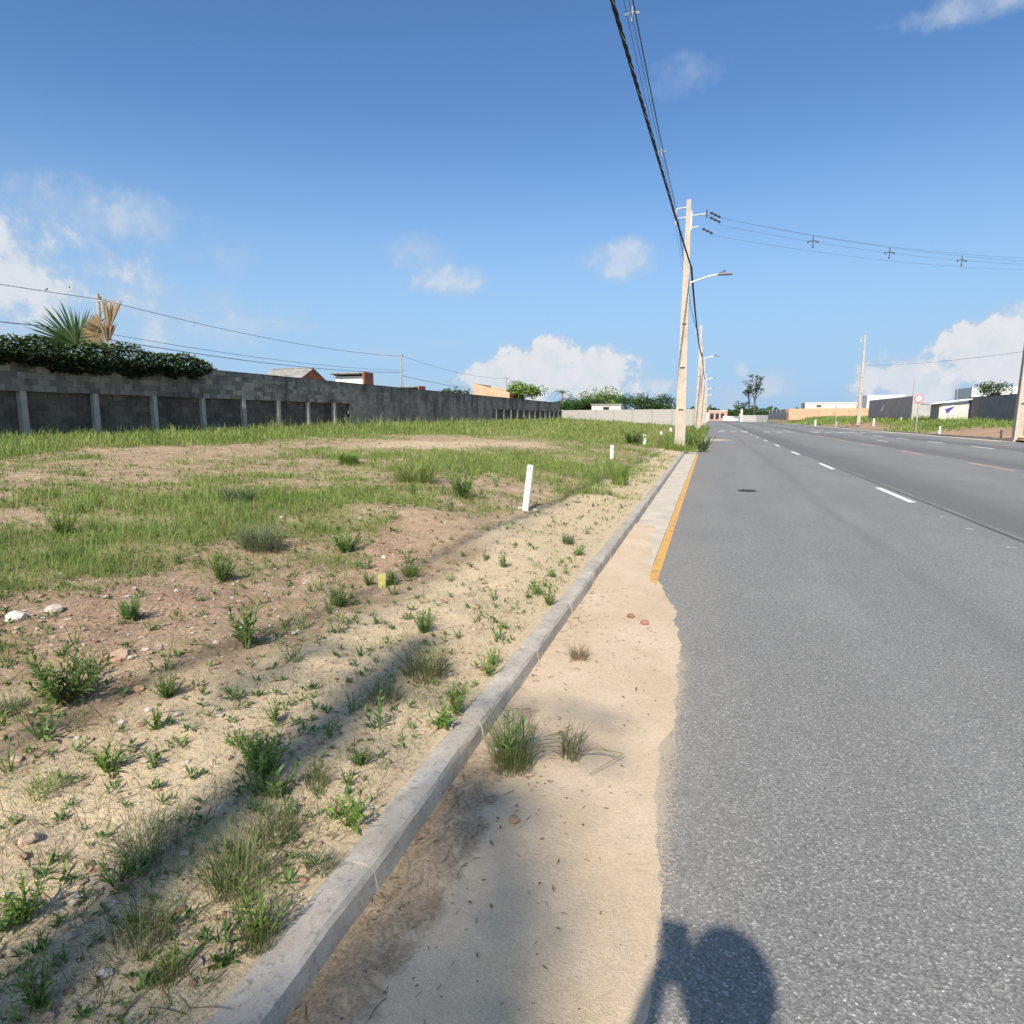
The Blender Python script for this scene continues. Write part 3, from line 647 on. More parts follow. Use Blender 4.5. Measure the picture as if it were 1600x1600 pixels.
# ------------------------------------------------------------------ fan palms behind the wall
def fan_palm(name, px, py, X, R, mat, label, spans, bend, n=34, wl=.05):
    c = at_x(px, py, X); root = empty(name, (c[0], c[1], .8), label=label, cat='palm')
    inv = Matrix.Translation((-c[0], -c[1], -.8)); C0 = Vector(c)
    for (hx, hy, a0, a1, RR) in spans:
        hub = C0 + Vector((hx * .6, hx, hy)); mb = MB()
        vw = Vector((0.55, .83, 0))                       # frond plane faces the field obliquely
        for i in range(n):
            a = a0 + (a1 - a0) * i / (n - 1) + rnd.uniform(-.03, .03); L = RR * rnd.uniform(.82, 1.05)
            d = vw * math.cos(a) + Vector((0, 0, 1)) * math.sin(a) + Vector((.83, -.55, 0)) * rnd.uniform(-.12, .25)
            pts = [hub + d * L * k - Vector((0, 0, 1)) * bend * L * k * k for k in (0.05, .35, .7, 1.0)]
            sdv = d.cross(Vector((.83, -.55, .0))).normalized(); W = wl * RR
            V = []
            for p, wk in zip(pts, (.35, 1.0, .7, .06)): V += [p - sdv * W * wk, p + sdv * W * wk + Vector((.01, -.006, 0)) * wk]
            mb.add(V, [(0, 1, 3, 2), (2, 3, 5, 4), (4, 5, 7, 6)], rnd.random())
        f = mb.build('frond', mat, root); f.matrix_parent_inverse = inv
        st = MB().tube([hub, hub + Vector((.05, .1, -.6)), Vector((c[0], c[1], C0.z - 1.6))], [.02, .03, .05], 5).build('frond_stalk', mat, f)
    t = MB().tube([(0, 0, 0), (.03, 0, C0.z - 2.4)], [.14, .11], 8).build('trunk', M_BARK, root)
fan_palm('fan_palm', 122, 545, -23.5, 1.35, M_PALM, 'green fan palm frond rising above the vine left of the dry fronds', [(0, .05, .75, 3.4, 1.9), (.2, .0, .3, 1.7, 1.0)], .12, 46, .02)
fan_palm('dry_fan_palm', 167, 550, -22.6, 1.3, M_STRAW, 'dead straw-coloured palm fronds standing beside the green fan palm', [(.1, .85, 1.15, 1.7, 1.3), (-.05, .85, 1.7, 3.2, .7), (-.1, .6, 2.4, 4.4, .75), (.05, .35, 1.1, 1.9, .9)], .05, 26, .035)

# ------------------------------------------------------------------ wires helper
def sag(p0, p1, s, n=24):
    p0 = Vector(p0); p1 = Vector(p1); return [p0.lerp(p1, i / n) - Vector((0, 0, 4 * s * (i / n) * (1 - i / n))) for i in range(n + 1)]
def wire(name, pts, r, mat, label, group=None, sides=5, cat='wire'):
    return tag(MB().tube(pts, r, sides).build(name, mat), label, cat, group)

# round poles and lines of the street behind the wall
bp = []
for (px, py, zt, lab) in ((152, 459, None, 'slim concrete pole behind the dead palm fronds'), (626, 552, None, 'slim concrete pole behind the wall right of the small shed'),
                       (791, 589, None, 'thin pole rising behind the orange brick gable and the bushy tree'), (880, 606, None, 'thin distant pole at the far end of the block wall')):
    p = at_x(px, py, -31.0); bp.append(p)
    r0 = empty('street_pole', (p[0], p[1], .6), label=lab, cat='pole', group='poles of the street behind the wall')
    MB().tube([(0, 0, 0), (0, 0, p[2] - .6)], [.13, .085], 10).build('shaft', M_CONCG, r0)
    MB().box((.1, 0, p[2] - .95), (.3, .06, .06)).build('bracket', M_GALV, r0)
    MB().tube([(.22, 0, p[2] - .93), (.22, 0, p[2] - .75)], .04, 6).build('insulator', M_BROWN, r0)
p = at_x(39, 527, -31.0); r0 = empty('service_post', (p[0], p[1], .6), label='short concrete service post poking above the vine at the left edge', cat='post')
MB().box((0, 0, (p[2] - .6) / 2), (.14, .14, p[2] - .6)).build('shaft', M_CONCG, r0); MB().box((.0, 0, p[2] - .75), (.26, .05, .05)).build('bracket', M_GALV, r0)
T0 = [Vector(p) + Vector((.2, 0, -.3)) for p in bp]
prev = T0[0] + (T0[0] - T0[1]); prev.z = T0[0].z + .6
chain = [prev] + T0
for i in range(4):
    wire('street_wire', sag(chain[i], chain[i + 1], .55), .016, M_WIRE, ['upper black wire running off the left edge above the palm', 'upper wire sagging from the palm pole to the pole by the shed', 'upper wire from the shed pole to the brick gable pole', 'upper wire between the two farthest poles behind the wall'][i], 'upper street wires behind the wall')
for i in range(3):
    a = chain[i].copy(); b = chain[i + 1].copy(); a.z -= 2.0; b.z -= 1.65
    wire('street_cable', sag(a, b, .45), .022, M_WIRE, ['lower cable leaving the left edge just above the vine', 'lower cable drooping from the palms towards the shed roofs', 'lower cable between the shed pole and the brick gable pole'][i], 'lower street cables behind the wall')
    if i == 1: wire('street_cable', sag(a + Vector((.3, 0, .25)), b + Vector((.3, 0, .2)), .4), .014, M_WIRE, 'thin upper strand beside the lower cable over the shed roofs')
bd = empty('perched_bird', tuple(sag(chain[0], chain[1], .55)[22] + Vector((0, 0, .09))), label='small dark bird perched on the wire left of the palm pole', cat='bird'); bd.scale = (.6, .6, .6)
MB().tube([(0, -.12, -.03), (0, -.05, .0), (0, .03, .03), (0, .09, .09), (0, .13, .12)], [.008, .05, .055, .04, .012], 8).build('body', M_BLACK, bd, smooth_=True)
MB().leaf((0, -.08, 0), (0, -1, -.25), .16, .05).build('tail', M_BLACK, bd)
p = at_x(110, 453, -27.0); bd = empty('flying_bird', tuple(p), .4, 'pale bird gliding above the wire left of the palm', 'bird'); bd.scale = (.6, .6, .6)
MB().tube([(-.17, 0, 0), (-.06, 0, 0), (.06, 0, .02), (.15, 0, .02)], [.01, .05, .045, .01], 8).build('body', M_WHITE, bd, smooth_=True)
for s_ in (-1, 1): MB().leaf((0, 0, .02), (-.25 * s_, .75 * s_, .45), .42, .13).build('wing', M_CREAM, bd)

# ------------------------------------------------------------------ houses behind the wall
def local(px, py, X): return Vector(at_x(px, py, X))
def house_gable():
    Yc = 47.0; a = Vector(at_y(431, 577, Yc)); b = Vector(at_y(490, 577, Yc)); zr = a.z; x0, x1 = a.x - .3, b.x; hw = 2.6; ze = zr - 1.3
    h = empty('gable_house', ((x0 + x1) / 2, Yc, .6), label='house behind the wall with grey corrugated gable roof and red brick gable', cat='house')
    inv = Matrix.Translation((-(x0 + x1) / 2, -Yc, -.6))
    V = [(x0 + .2, Yc - hw, .6), (x0 + .2, Yc + hw, .6), (x0 + .2, Yc + hw, ze), (x0 + .2, Yc, zr - .08), (x0 + .2, Yc - hw, ze)]; V2 = [(x1 - .15, y, z) for _, y, z in V]
    MB().add(V + V2, [(0, 1, 2, 3, 4), (9, 8, 7, 6, 5), (0, 5, 9, 4), (1, 2, 7, 6)]).build('wall', M_BRICKR, h).matrix_parent_inverse = inv
    for s_ in (-1, 1):
        mb = MB(); n_ = int((x1 - x0) / .09)
        for i in range(n_):
            xa, xb_ = x0 + (x1 - x0) * i / n_, x0 + (x1 - x0) * (i + 1) / n_; d0 = .03 * (i % 2); d1 = .03 * ((i + 1) % 2); ye = Yc + s_ * (hw + .35); zb = ze - .175
            for dz in (0, -.03): mb.add([(xa, Yc, zr + d0 + dz), (xa, ye, zb + d0 + dz), (xb_, ye, zb + d1 + dz), (xb_, Yc, zr + d1 + dz)], [(0, 1, 2, 3)])
        mb.build('roof_slope', M_ROOF, h).matrix_parent_inverse = inv
    MB().box(((x0 + x1) / 2, Yc, zr + .03), (x1 - x0, .22, .06)).build('ridge_cap', M_ROOF, h).matrix_parent_inverse = inv
house_gable()
def shed(px0, px1, px2, py, Yc, label, wall_m, end_m):
    a = Vector(at_y(px0, py, Yc)); b = Vector(at_y(px1, py, Yc)); c = Vector(at_x(px2, py, b.x)); z = a.z; D = max(1.5, c.y - Yc)
    h = empty('shed', ((a.x + b.x) / 2, Yc, .6), label=label, cat='shed'); inv = Matrix.Translation((-(a.x + b.x) / 2, -Yc, -.6))
    MB().box(((a.x + b.x) / 2 - .06, Yc + D / 2, (z - .3 + .6) / 2), (b.x - a.x - .1, D, z - .3 - .6)).build('wall', wall_m, h).matrix_parent_inverse = inv
    MB().box((b.x, Yc + D / 2, (z + .05 + .6) / 2), (.16, D + .1, z + .05 - .6)).build('brick_end', end_m, h).matrix_parent_inverse = inv
    MB().add([(a.x - .3, Yc - .5, z - .02), (b.x - .09, Yc - .5, z - .02), (b.x - .09, Yc + D + .3, z - .3), (a.x - .3, Yc + D + .3, z - .3), (a.x - .3, Yc - .5, z - .1), (b.x - .09, Yc - .5, z - .1), (b.x - .09, Yc + D + .3, z - .38), (a.x - .3, Yc + D + .3, z - .38)],
             [(0, 1, 2, 3), (7, 6, 5, 4), (0, 4, 5, 1), (1, 5, 6, 2), (2, 6, 7, 3), (3, 7, 4, 0)]).build('roof', M_ROOF, h).matrix_parent_inverse = inv
shed(524, 568, 580, 583, 50.0, 'small white shed with thin roof and red brick end above the wall', M_WHITE, M_BRICKR)
shed(630, 654, 663, 604, 62.0, 'low roof with a small brick end just showing over the wall', M_CREAM, M_BRICKR)
Yc = 80.0; a = Vector(at_y(740, 599, Yc)); b = Vector(at_y(796, 613, Yc))
h = empty('brick_house', ((a.x + b.x) / 2, Yc, .8), label='unplastered orange brick house with sloping parapet above the block wall', cat='house'); inv = Matrix.Translation((-(a.x + b.x) / 2, -Yc, -.8))
MB().add([(a.x, Yc, .8), (b.x, Yc, .8), (b.x, Yc, b.z), (a.x, Yc, a.z), (a.x, Yc + 7, .8), (b.x, Yc + 7, .8), (b.x, Yc + 7, b.z), (a.x, Yc + 7, a.z)],
         [(0, 1, 2, 3), (5, 4, 7, 6), (4, 0, 3, 7), (1, 5, 6, 2)]).build('wall', M_BRICK, h).matrix_parent_inverse = inv
MB().add([(a.x + .05, Yc + .16, a.z - .22), (b.x + .5, Yc + .16, b.z - .3), (b.x + .5, Yc + 7, b.z - .3), (a.x + .05, Yc + 7, a.z - .22)], [(0, 1, 2, 3)]).build('roof', M_ROOF, h).matrix_parent_inverse = inv

# ------------------------------------------------------------------ double-T concrete poles
def pole(name, loc, H, label, group, wb=.46, wt=.18, lamp=True, arms=True, deadend=False, detail=True, left=True):
    root = empty(name, loc, 0, label, 'utility pole', group)
    db, dt = wb * .62, wt * .8; zs = H * .52
    def wd(z): k = z / H; return wb + (wt - wb) * k, db + (dt - db) * k
    sh = MB(); lv = np.linspace(-.3, zs, 5); V = []
    for z in lv:
        w_, d_ = wd(max(z, 0)); a = w_ / 2; f = a - w_ * .24; e = d_ / 2; t = e * .35
        V += [(-a, -e, z), (-f, -e, z), (-f, -t, z), (f, -t, z), (f, -e, z), (a, -e, z), (a, e, z), (f, e, z), (f, t, z), (-f, t, z), (-f, e, z), (-a, e, z)]
    Fc = [(i * 12 + k, i * 12 + (k + 1) % 12, (i + 1) * 12 + (k + 1) % 12, (i + 1) * 12 + k) for i in range(4) for k in range(12)]
    sh.add(V, Fc)
    w0, d0 = wd(zs); V = [(x * w_ / 2, y * d_ / 2, z) for z, w_, d_ in ((zs, w0, d0), (H, wt, dt)) for x, y in ((-1, -1), (1, -1), (1, 1), (-1, 1))]
    sh.add(V, [(3, 2, 1, 0), (4, 5, 6, 7), (0, 1, 5, 4), (1, 2, 6, 5), (2, 3, 7, 6), (3, 0, 4, 7)])
    sh.build('shaft', M_CONC, root)
    for zc in np.linspace(.06, zs - .02, 4)[:-1] if not detail else (.10, zs * .345, zs * .675):
        w_, d_ = wd(zc); MB().box((0, 0, zc), (w_ * .53, d_ * .985, .13)).build('crossbar', M_CONC, root)
    if arms and left:
        for dz in (.28, .66):
            z = H - dz; r = MB().tube([(-wt / 2, 0, z), (-.5, 0, z - .02)], .03, 6).build('arm', M_GALV, root)
            MB().tube([(-.5, 0, z - .3), (-.5, 0, z - .2), (-.5, 0, z - .1), (-.5, 0, z)], [.035, .06, .05, .02], 8).build('insulator', M_INSU, r)
    if deadend:
        z = H - .62
        for dz, L in ((0, .6), (-.48, .34)):
            r = MB().tube([(wt / 2, 0, z + dz), (wt / 2 + L, 0, z + dz + .03)], .032, 6).build('arm', M_GALV, root)
            if dz == 0: MB().box((wt / 2 + L + .03, 0, z + .03), (.06, .1, .3)).build('arm_plate', M_BROWN, r)
        MB().box((wt / 2 + .03, 0, z - .2), (.05, .1, .75)).build('bracket', M_GALV, root)
        for dy, dz in ((.05, .12), (-.05, -.1), (0, -.5)):
            x0 = wt / 2 + (.64 if dz > -.4 else .36)
            q = [Vector((x0 + .05, dy, z + dz)) + Vector((.55, .15, -.26)) * k for k in np.linspace(.1, .9, 7)]
            MB().tube(q, [.015, .055, .02, .055, .02, .055, .015], 8).build('strain_insulator', M_BROWN, root)
    if lamp:
        z = 7.0 * H / 10.3; w_, _ = wd(z)
        a = MB().tube([(w_ / 2, 0, z), (w_ / 2 + .35, 0, z + .1), (w_ / 2 + .8, 0, z + .23), (w_ / 2 + 1.15, 0, z + .27)], .035, 8).build('lamp_arm', M_GALV, root)
        MB().box((w_ / 2 + .02, 0, z), (.05, .14, .3)).build('clamp', M_GALV, a)
        lm = MB().box((w_ / 2 + 1.4, 0, z + .285), (.6, .24, .07), taper=.8).box((w_ / 2 + 1.3, 0, z + .335), (.3, .18, .05), taper=.7).build('luminaire', M_LAMP, root)
        MB().tube([(w_ / 2 + 1.38, 0, z + .34), (w_ / 2 + 1.38, 0, z + .43)], .04, 8).build('photocell', M_LAMP, lm)
        MB().box((w_ / 2 + 1.5, 0, z + .245), (.34, .18, .016)).build('lens', M_GLASS, lm)
    return root
PX = -1.22
g_l = 'concrete poles along the left kerb'
pole('utility_pole', (PX, 28.8, .08), 10.25, 'tall concrete pole with street lamp standing nearest on the left kerb', g_l, deadend=True)
pole('utility_pole', (-1.22, 66.2, .2), 10.1, 'second concrete lamp pole along the left kerb, right of the tallest', g_l)
pole('utility_pole', (-1.2, 76.5, .3), 9.0, 'lampless concrete pole just right of the second lamp pole', g_l, wb=.42, lamp=False, arms=False)
pole('utility_pole', (-1.2, 104, .2), 10.2, 'third concrete lamp pole along the left kerb', g_l, detail=False)
pole('utility_pole', (-1.2, 141, .2), 10.2, 'fourth concrete lamp pole, far along the left kerb', g_l, detail=False)
pole('utility_pole', (-1.2, 178, .2), 10.2, 'fifth and smallest concrete lamp pole at the end of the left kerb', g_l, detail=False)
pole('utility_pole', (-1.08, -8.3, .08), 10.3, 'concrete pole behind the photographer whose shadow stripes the soil', g_l, deadend=True)
g_r = 'concrete poles along the right side of the road'
pole('utility_pole', (18.55, 47.9, .2), 12.5, 'heavy concrete pole cut by the right edge of the picture', g_r, wb=.68, wt=.28, lamp=False)
pole('utility_pole', (19.3, 98.0, .75), 11.6, 'leaning-looking concrete pole in front of the orange brick wall', g_r, lamp=False, detail=False)

# twisted low-voltage bundle and the covered conductors
def parab(Y, pts):
    c = np.polyfit([p[0] for p in pts], [p[1] for p in pts], 2); return np.polyval(c, Y)
KZ = [(-8.7, 7.65), (10.2, 7.43), (28.8, 7.68)]
def helix(Ys, xf, zf, R, ph, pitch): 
    return [(xf(y) + R * math.cos(2 * math.pi * y / pitch + ph), y, zf(y) + R * math.sin(2 * math.pi * y / pitch + ph)) for y in Ys]
xb = lambda y: -1.03 - (28.8 - y) * .031; zb_ = lambda y: float(parab(y, KZ))
bun = empty('cable_bundle', (xb(10), 10, zb_(10)), label='thick black twisted cable bundle crossing the sky to the nearest pole', cat='cable'); inv = Matrix.Translation((-xb(10), -10, -zb_(10)))
Ys = np.arange(-8.7, 28.9, .06)
for k in range(3):
    o = MB().tube(helix(Ys, xb, zb_, .019, k * 2.094, .95), .017, 6).build('strand', M_BLACK, bun); o.matrix_parent_inverse = inv
o = MB().tube(helix(Ys, xb, zb_, .012, 1.0, .95), .011, 5).build('messenger', M_GALV, bun); o.matrix_parent_inverse = inv
for (ya, yb, lab) in ((28.8, 66.2, 'black cable bundle from the nearest pole to the second lamp pole'), (66.2, 104, 'black cable bundle between the second and third lamp poles')):
    f_ = sag((xb(28.8), ya, 7.7), (-1.0, yb, 7.3), .75, 60)
    wire('cable_bundle', f_, .045, M_BLACK, lab, 'black cable bundles beyond the nearest pole', 6, 'cable')
tops = []
for i, (x, z0, z1, r) in enumerate(((-1.72, 10.1, 9.2, .008), (-1.80, 9.75, 8.85, .006), (-1.62, 9.62, 8.72, .008), (-1.66, 9.56, 8.62, .006))):
    zf = lambda y, z0=z0, z1=z1: float(parab(y, [(-8.9, z0 - .1), (10, z1), (28.8, z0)]))
    wire('overhead_wire', [(x, y, zf(y)) for y in np.linspace(-8.9, 28.8, 60)], r, M_WIRE, ['uppermost thin wire right of the thick black cable', 'faint wire second from the right of the overhead group', 'thin wire third from the right beside the thick cable', 'thin wire closest to the thick black cable'][i], 'thin wires beside the thick cable')
    wire('overhead_wire', sag((x, 28.8, z0), (-1.72 + .1 * i, 66.2, 10 - .2 * i), .6), r, M_WIRE, ['uppermost', 'second', 'third', 'lowest'][i] + ' thin wire running on from the nearest pole to the second pole', 'thin wires beyond the nearest pole')
def spacer(loc, label, group, s=1.0, mat=None, rz=0.0):
    r = empty('wire_spacer', loc, rz, label, 'spacer', group); mat = mat or M_INSU
    MB().tube([(0, 0, -.28 * s), (0, 0, .28 * s)], .028 * s, 6).build('stem', mat, r)
    MB().tube([(-.26 * s, 0, -.02 * s), (0, 0, .06 * s), (.26 * s, 0, -.02 * s)], .026 * s, 6).build('crossarm', mat, r)
    for q in ((-.26, -.02), (.26, -.02), (0, -.28)): MB().tube([(q[0] * s, 0, q[1] * s - .05 * s), (q[0] * s, 0, q[1] * s + .05 * s)], .05 * s, 6).build('clip', mat, r)
spacer((-1.70, 20.5, 9.2), 'pale plastic spacer clamping the overhead wires above the nearest pole', 'pale wire spacers', .42, M_CONCG)
spacer((-1.70, 13.1, 8.87), 'pale plastic spacer at the top edge of the picture', 'pale wire spacers', .42, M_CONCG)
# wires crossing the road from the nearest pole
rp = Vector((19.2, 44.0, 9.75)); P0 = Vector((PX + 1.15, 28.95, 9.45))
offs = [(0, 0, .45), (.1, 0, .13), (0, .1, -.1), (-.3, 0, -.5)]
for i, (dx, dy, dz) in enumerate(offs):
    wire('crossing_wire', sag(P0 + Vector((dx if i else -1.0, dy, dz)), rp + Vector((0, dy, dz * .6)), .42 if i else .5, 40), .005, M_WIRE, ['topmost wire spanning the road from the nearest pole', 'second wire spanning the road', 'third wire spanning the road', 'lowest wire spanning the road'][i], 'wires spanning the road')
mid = sag(P0, rp, .42, 100)
def along(px):
    best = min(range(101), key=lambda i: abs(proj_x(mid[i]) - px)); return mid[best]
def proj_x(p):
    R = p.x * math.cos(YAW) + p.y * math.sin(YAW); Fw = -p.x * math.sin(YAW) + p.y * math.cos(YAW); U = p.z - CAM_H
    return 800 + F_PX * R / (Fw * math.cos(PITCH) - U * math.sin(PITCH))
for px, lab in ((1272, 'dark cross-shaped spacer on the road wires, left of three'), (1392, 'dark cross-shaped spacer on the road wires, middle of three'), (1505, 'dark cross-shaped spacer on the road wires, right of three')):
    q = along(px); spacer(tuple(q + Vector((0, 0, -.1))), lab, 'dark wire spacers over the road', .8, M_WIRE, .3)
wire('service_wire', sag(at_y(1358, 571, 98), Vector((18.9, 48.2, 5.6)), .25, 16), .012, M_WIRE, 'thin low wire between the two poles on the right')
q = Vector(at_y(1358, 571, 98)); wire('service_wire', sag((19.3, 98, q.z + .1), q, .02, 6), .012, M_WIRE, 'short wire stub at the pole before the brick wall')

# ------------------------------------------------------------------ right-hand side: walls, hut, signs
def gable_z(X, Y): return float(verge_z(np.array(X, float), np.array(Y, float)))
fn = empty('panel_fence', (22.4, 96, 1.2), label='dark grey panel hoarding with white leaf emblem on the right verge', cat='hoarding'); inv = Matrix.Translation((-22.4, -96, -1.2))
for i in range(9):
    y = 85.6 + 2.42 * i
    MB().box((22.4, y + 1.2, 2.62), (.05, 2.40, 2.55)).build('panel', M_DARKP, fn).matrix_parent_inverse = inv
MB().box((22.4, 96.4, 3.93), (.12, 22, .07)).build('top_rail', M_GALV, fn).matrix_parent_inverse = inv
MB().box((22.38, 85.45, 2.4), (.2, .22, 3.1)).build('end_post', M_BLOCKL, fn).matrix_parent_inverse = inv
e = MB(); 
V = [(22.365, 100.3, 2.3), (22.365, 99.1, 2.35), (22.365, 98.8, 2.75), (22.365, 98.5, 3.15), (22.365, 98.2, 3.3), (22.365, 98.75, 3.2), (22.365, 99.7, 2.8)]
e.add([(x - .005, y, z) for x, y, z in V], [tuple(range(6, -1, -1))]).build('emblem', M_WHITE, fn).matrix_parent_inverse = inv
gw = empty('plot_wall', (25, 92, 1.3), label='light grey block wall behind the end of the dark hoarding', cat='wall'); inv = Matrix.Translation((-25, -92, -1.3))
MB().box((25.2, 92, 2.2), (5.4, .18, 2.0)).build('wall_body', M_GREYBLK, gw).matrix_parent_inverse = inv
MB().box((25.2, 92, 3.24), (5.5, .24, .08)).build('coping', M_CONCG, gw).matrix_parent_inverse = inv
dw = empty('dark_wall', (26.2, 62, 1.3), label='long dark grey rendered wall right of the little hut', cat='wall'); inv = Matrix.Translation((-26.2, -62, -1.3))
for i in range(11):
    MB().box((26.2, 48.6 + 3 * i, 2.35), (.14, 2.97, 2.36)).build('panel', M_SLATE, dw).matrix_parent_inverse = inv
MB().box((26.2, 63.6, 3.56), (.18, 33, .06)).build('coping', M_IRON, dw).matrix_parent_inverse = inv
# hut with banner
hy = 79.5; hx0, hx1 = 23.3, 26.0
ht = empty('sales_hut', (24.6, hy, 1.2), label='small pale boarded hut with sloping white roof and purple banner', cat='hut'); inv = Matrix.Translation((-24.6, -hy, -1.2))
for i in range(8):
    z = 1.35 + .22 * i
    MB().box(((hx0 + hx1) / 2, hy, z), (hx1 - hx0, .06, .205)).build('board', M_CREAM, ht).matrix_parent_inverse = inv
MB().box((hx0 + .1, hy + 1.5, 2.1), (.08, 3.0, 1.8)).build('side_wall', M_DARKP, ht).matrix_parent_inverse = inv
MB().box((hx1 + .05, hy + .9, 2.1), (.1, 2.0, 1.9)).build('side_wall', M_PURP, ht).matrix_parent_inverse = inv
MB().add([(hx0 - .9, hy - .5, 2.95), (hx1 + .2, hy - .5, 3.45), (hx1 + .2, hy + 3.2, 3.45), (hx0 - .9, hy + 3.2, 2.95), (hx0 - .9, hy - .5, 2.86), (hx1 + .2, hy - .5, 3.33), (hx1 + .2, hy + 3.2, 3.33), (hx0 - .9, hy + 3.2, 2.86)],
         [(0, 1, 2, 3), (7, 6, 5, 4), (0, 4, 5, 1), (1, 5, 6, 2), (2, 6, 7, 3), (3, 7, 4, 0)]).build('roof', M_WHITE, ht).matrix_parent_inverse = inv
bn = MB().box((hx0 + .85, hy - .05, 2.28), (1.25, .02, 1.1)).build('banner', M_WHITE, ht); bn.matrix_parent_inverse = inv
MB().add([(hx0 + .5, hy - .066, 2.35), (hx0 + 1.5, hy - .066, 2.72), (hx0 + .75, hy - .066, 1.82)], [(2, 1, 0)]).build('banner_triangle', M_PURP, bn)
MB().box((hx0 + .62, hy - .066, 2.68), (.26, .006, .07)).build('banner_mark', M_YEL, bn)
wb_ = empty('white_building', (33, 100, 1.3), label='flat white building showing above the dark wall right of the hut', cat='building'); inv = Matrix.Translation((-33, -100, -1.3))
MB().box((34.5, 100, 3.0), (5.2, 6, 4.6)).build('wall', M_WHITE, wb_).matrix_parent_inverse = inv
MB().box((34.5, 96.9, 4.2), (1.0, .06, .7)).build('window', M_GLASS, wb_).matrix_parent_inverse = inv
# round speed sign
sg = empty('speed_sign', (18.75, 70.0, .1), label='round speed limit sign with red rim on a dark post', cat='road sign')
MB().tube([(0, 0, 0), (.02, 0, 3.0)], .055, 8).build('post', M_DARKP, sg)
def disc(r, y, n=32): return MB().add([(r * math.cos(2 * math.pi * k / n), y, 3.15 + r * math.sin(2 * math.pi * k / n)) for k in range(n)], [tuple(range(n))])
def puck(r, y0, y1, n=32):
    V = [(r * math.cos(2 * math.pi * k / n), y, 3.15 + r * math.sin(2 * math.pi * k / n)) for y in (y0, y1) for k in range(n)]
    return MB().add(V, [tuple(range(n)), tuple(range(2 * n - 1, n - 1, -1))] + [(k, n + k, n + (k + 1) % n, (k + 1) % n) for k in range(n)])
pl = puck(.38, -.075, -.06).build('plate', M_RED, sg); puck(.29, -.082, -.076).build('face', M_WHITE, pl)
tc = bpy.data.curves.new('numerals', 'FONT'); tc.body = '60'; tc.size = .36; tc.align_x = 'CENTER'; tc.align_y = 'CENTER'; tc.extrude = .002
tob = bpy.data.objects.new('tmp', tc); tme = bpy.data.meshes.new_from_object(tob); bpy.data.objects.remove(tob); tme.name = 'numerals'; tme.materials.clear()
to = obj('numerals', tme, M_BLACK, pl); to.location = (0, -.086, 3.15); to.rotation_euler = (math.pi / 2, 0, 0)
def black_post(px, py, pt, Y, label, box=True):
    b_ = at_y(px, py, Y); t_ = at_y(px, pt, Y); r = empty('thin_post', (b_[0], Y, b_[2]), label=label, cat='post')
    MB().tube([(0, 0, -.2), (0, 0, t_[2] - b_[2])], .05, 6).build('shaft', M_DARKP, r)
    if box: MB().box((0, -.05, (t_[2] - b_[2]) * .22), (.3, .18, .36)).build('meter_box', M_CONCG, r)
    else: MB().box((0, 0, t_[2] - b_[2]), (.14, .14, .06)).build('cap', M_DARKP, r)
black_post(1424, 650, 594, 90, 'thin dark mast with meter box between hoarding and speed sign')
black_post(1305, 666, 633, 105, 'short black post on the right kerb before the brick wall', False)
black_post(1495, 622, 604, 100, 'thin aerial mast above the white hut roof', False)
# clay brick wall and neighbours
bk = empty('brick_wall', (27, 170, 1.2), label='long orange clay brick wall on the right in the distance', cat='wall'); inv = Matrix.Translation((-27, -170, -1.2))
MB().add([(17.6, 166, .9), (45, 172, .9), (45, 172, 3.75), (17.6, 166, 3.5), (17.6, 166.3, .9), (45, 172.3, .9), (45, 172.3, 3.75), (17.6, 166.3, 3.5)],
         [(0, 1, 2, 3), (5, 4, 7, 6), (3, 2, 6, 7), (4, 0, 3, 7), (1, 5, 6, 2)]).build('wall_body', M_BRICK, bk).matrix_parent_inverse = inv
for i in range(9):
    t = i / 8; MB().box((17.6 + 27.4 * t, 165.9 + 6 * t, 2.2), (.3, .14, 2.7)).build('pier', M_BRICK if i else M_BRICKR, bk).matrix_parent_inverse = inv
rw = empty('return_wall', (17.5, 195, 1.0), label='dark wall running back from the corner of the brick wall', cat='wall'); inv = Matrix.Translation((-17.5, -195, -1.0))
MB().box((17.5, 192, 2.2), (.3, 50, 2.5)).build('wall_body', M_DARKP, rw).matrix_parent_inverse = inv
for i in range(5): MB().box((17.36, 170 + 11 * i, 2.3), (.2, .5, 2.8)).build('pier', M_CONCG, rw).matrix_parent_inverse = inv
lw = empty('low_wall', (12, 250, .5), label='long pale low wall curving across the end of the road', cat='wall'); inv = Matrix.Translation((-12, -250, -.5))
for (x0, y0, x1, y1) in ((17.4, 218, 14.5, 226), (14.5, 226, 10.2, 232)):
    d = Vector((x1 - x0, y1 - y0, 0)); o = MB().box((0, 0, 0), (d.length, .3, 2.6)).build('wall_body', M_CREAM, lw, ((x0 + x1) / 2, (y0 + y1) / 2, .9), math.atan2(d.y, d.x)); o.matrix_parent_inverse = inv
MB().box((10.0, 232, 2.0), (.6, .6, 4.6)).build('pillar', M_CREAM, lw).matrix_parent_inverse = inv
def block_house(name, x, y, wx, wy, z0, hgt, mat, label, windows, roof=None, flat=True):
    r = empty(name, (x, y, z0), label=label, cat='house')
    MB().box((0, 0, hgt / 2), (wx, wy, hgt)).build('wall', mat, r)
    if flat: MB().box((0, 0, hgt + .1), (wx + .3, wy + .3, .2)).build('roof', roof or M_WHITE, r)
    for (u, z, ww, hh) in windows:
        wv = MB().box((u, -wy / 2 - .02, z), (ww, .08, hh)).build('window', M_GLASS, r); MB().box((u, -wy / 2 - .05, z - hh / 2 - .06), (ww + .2, .14, .08)).build('sill', M_CREAM, wv)
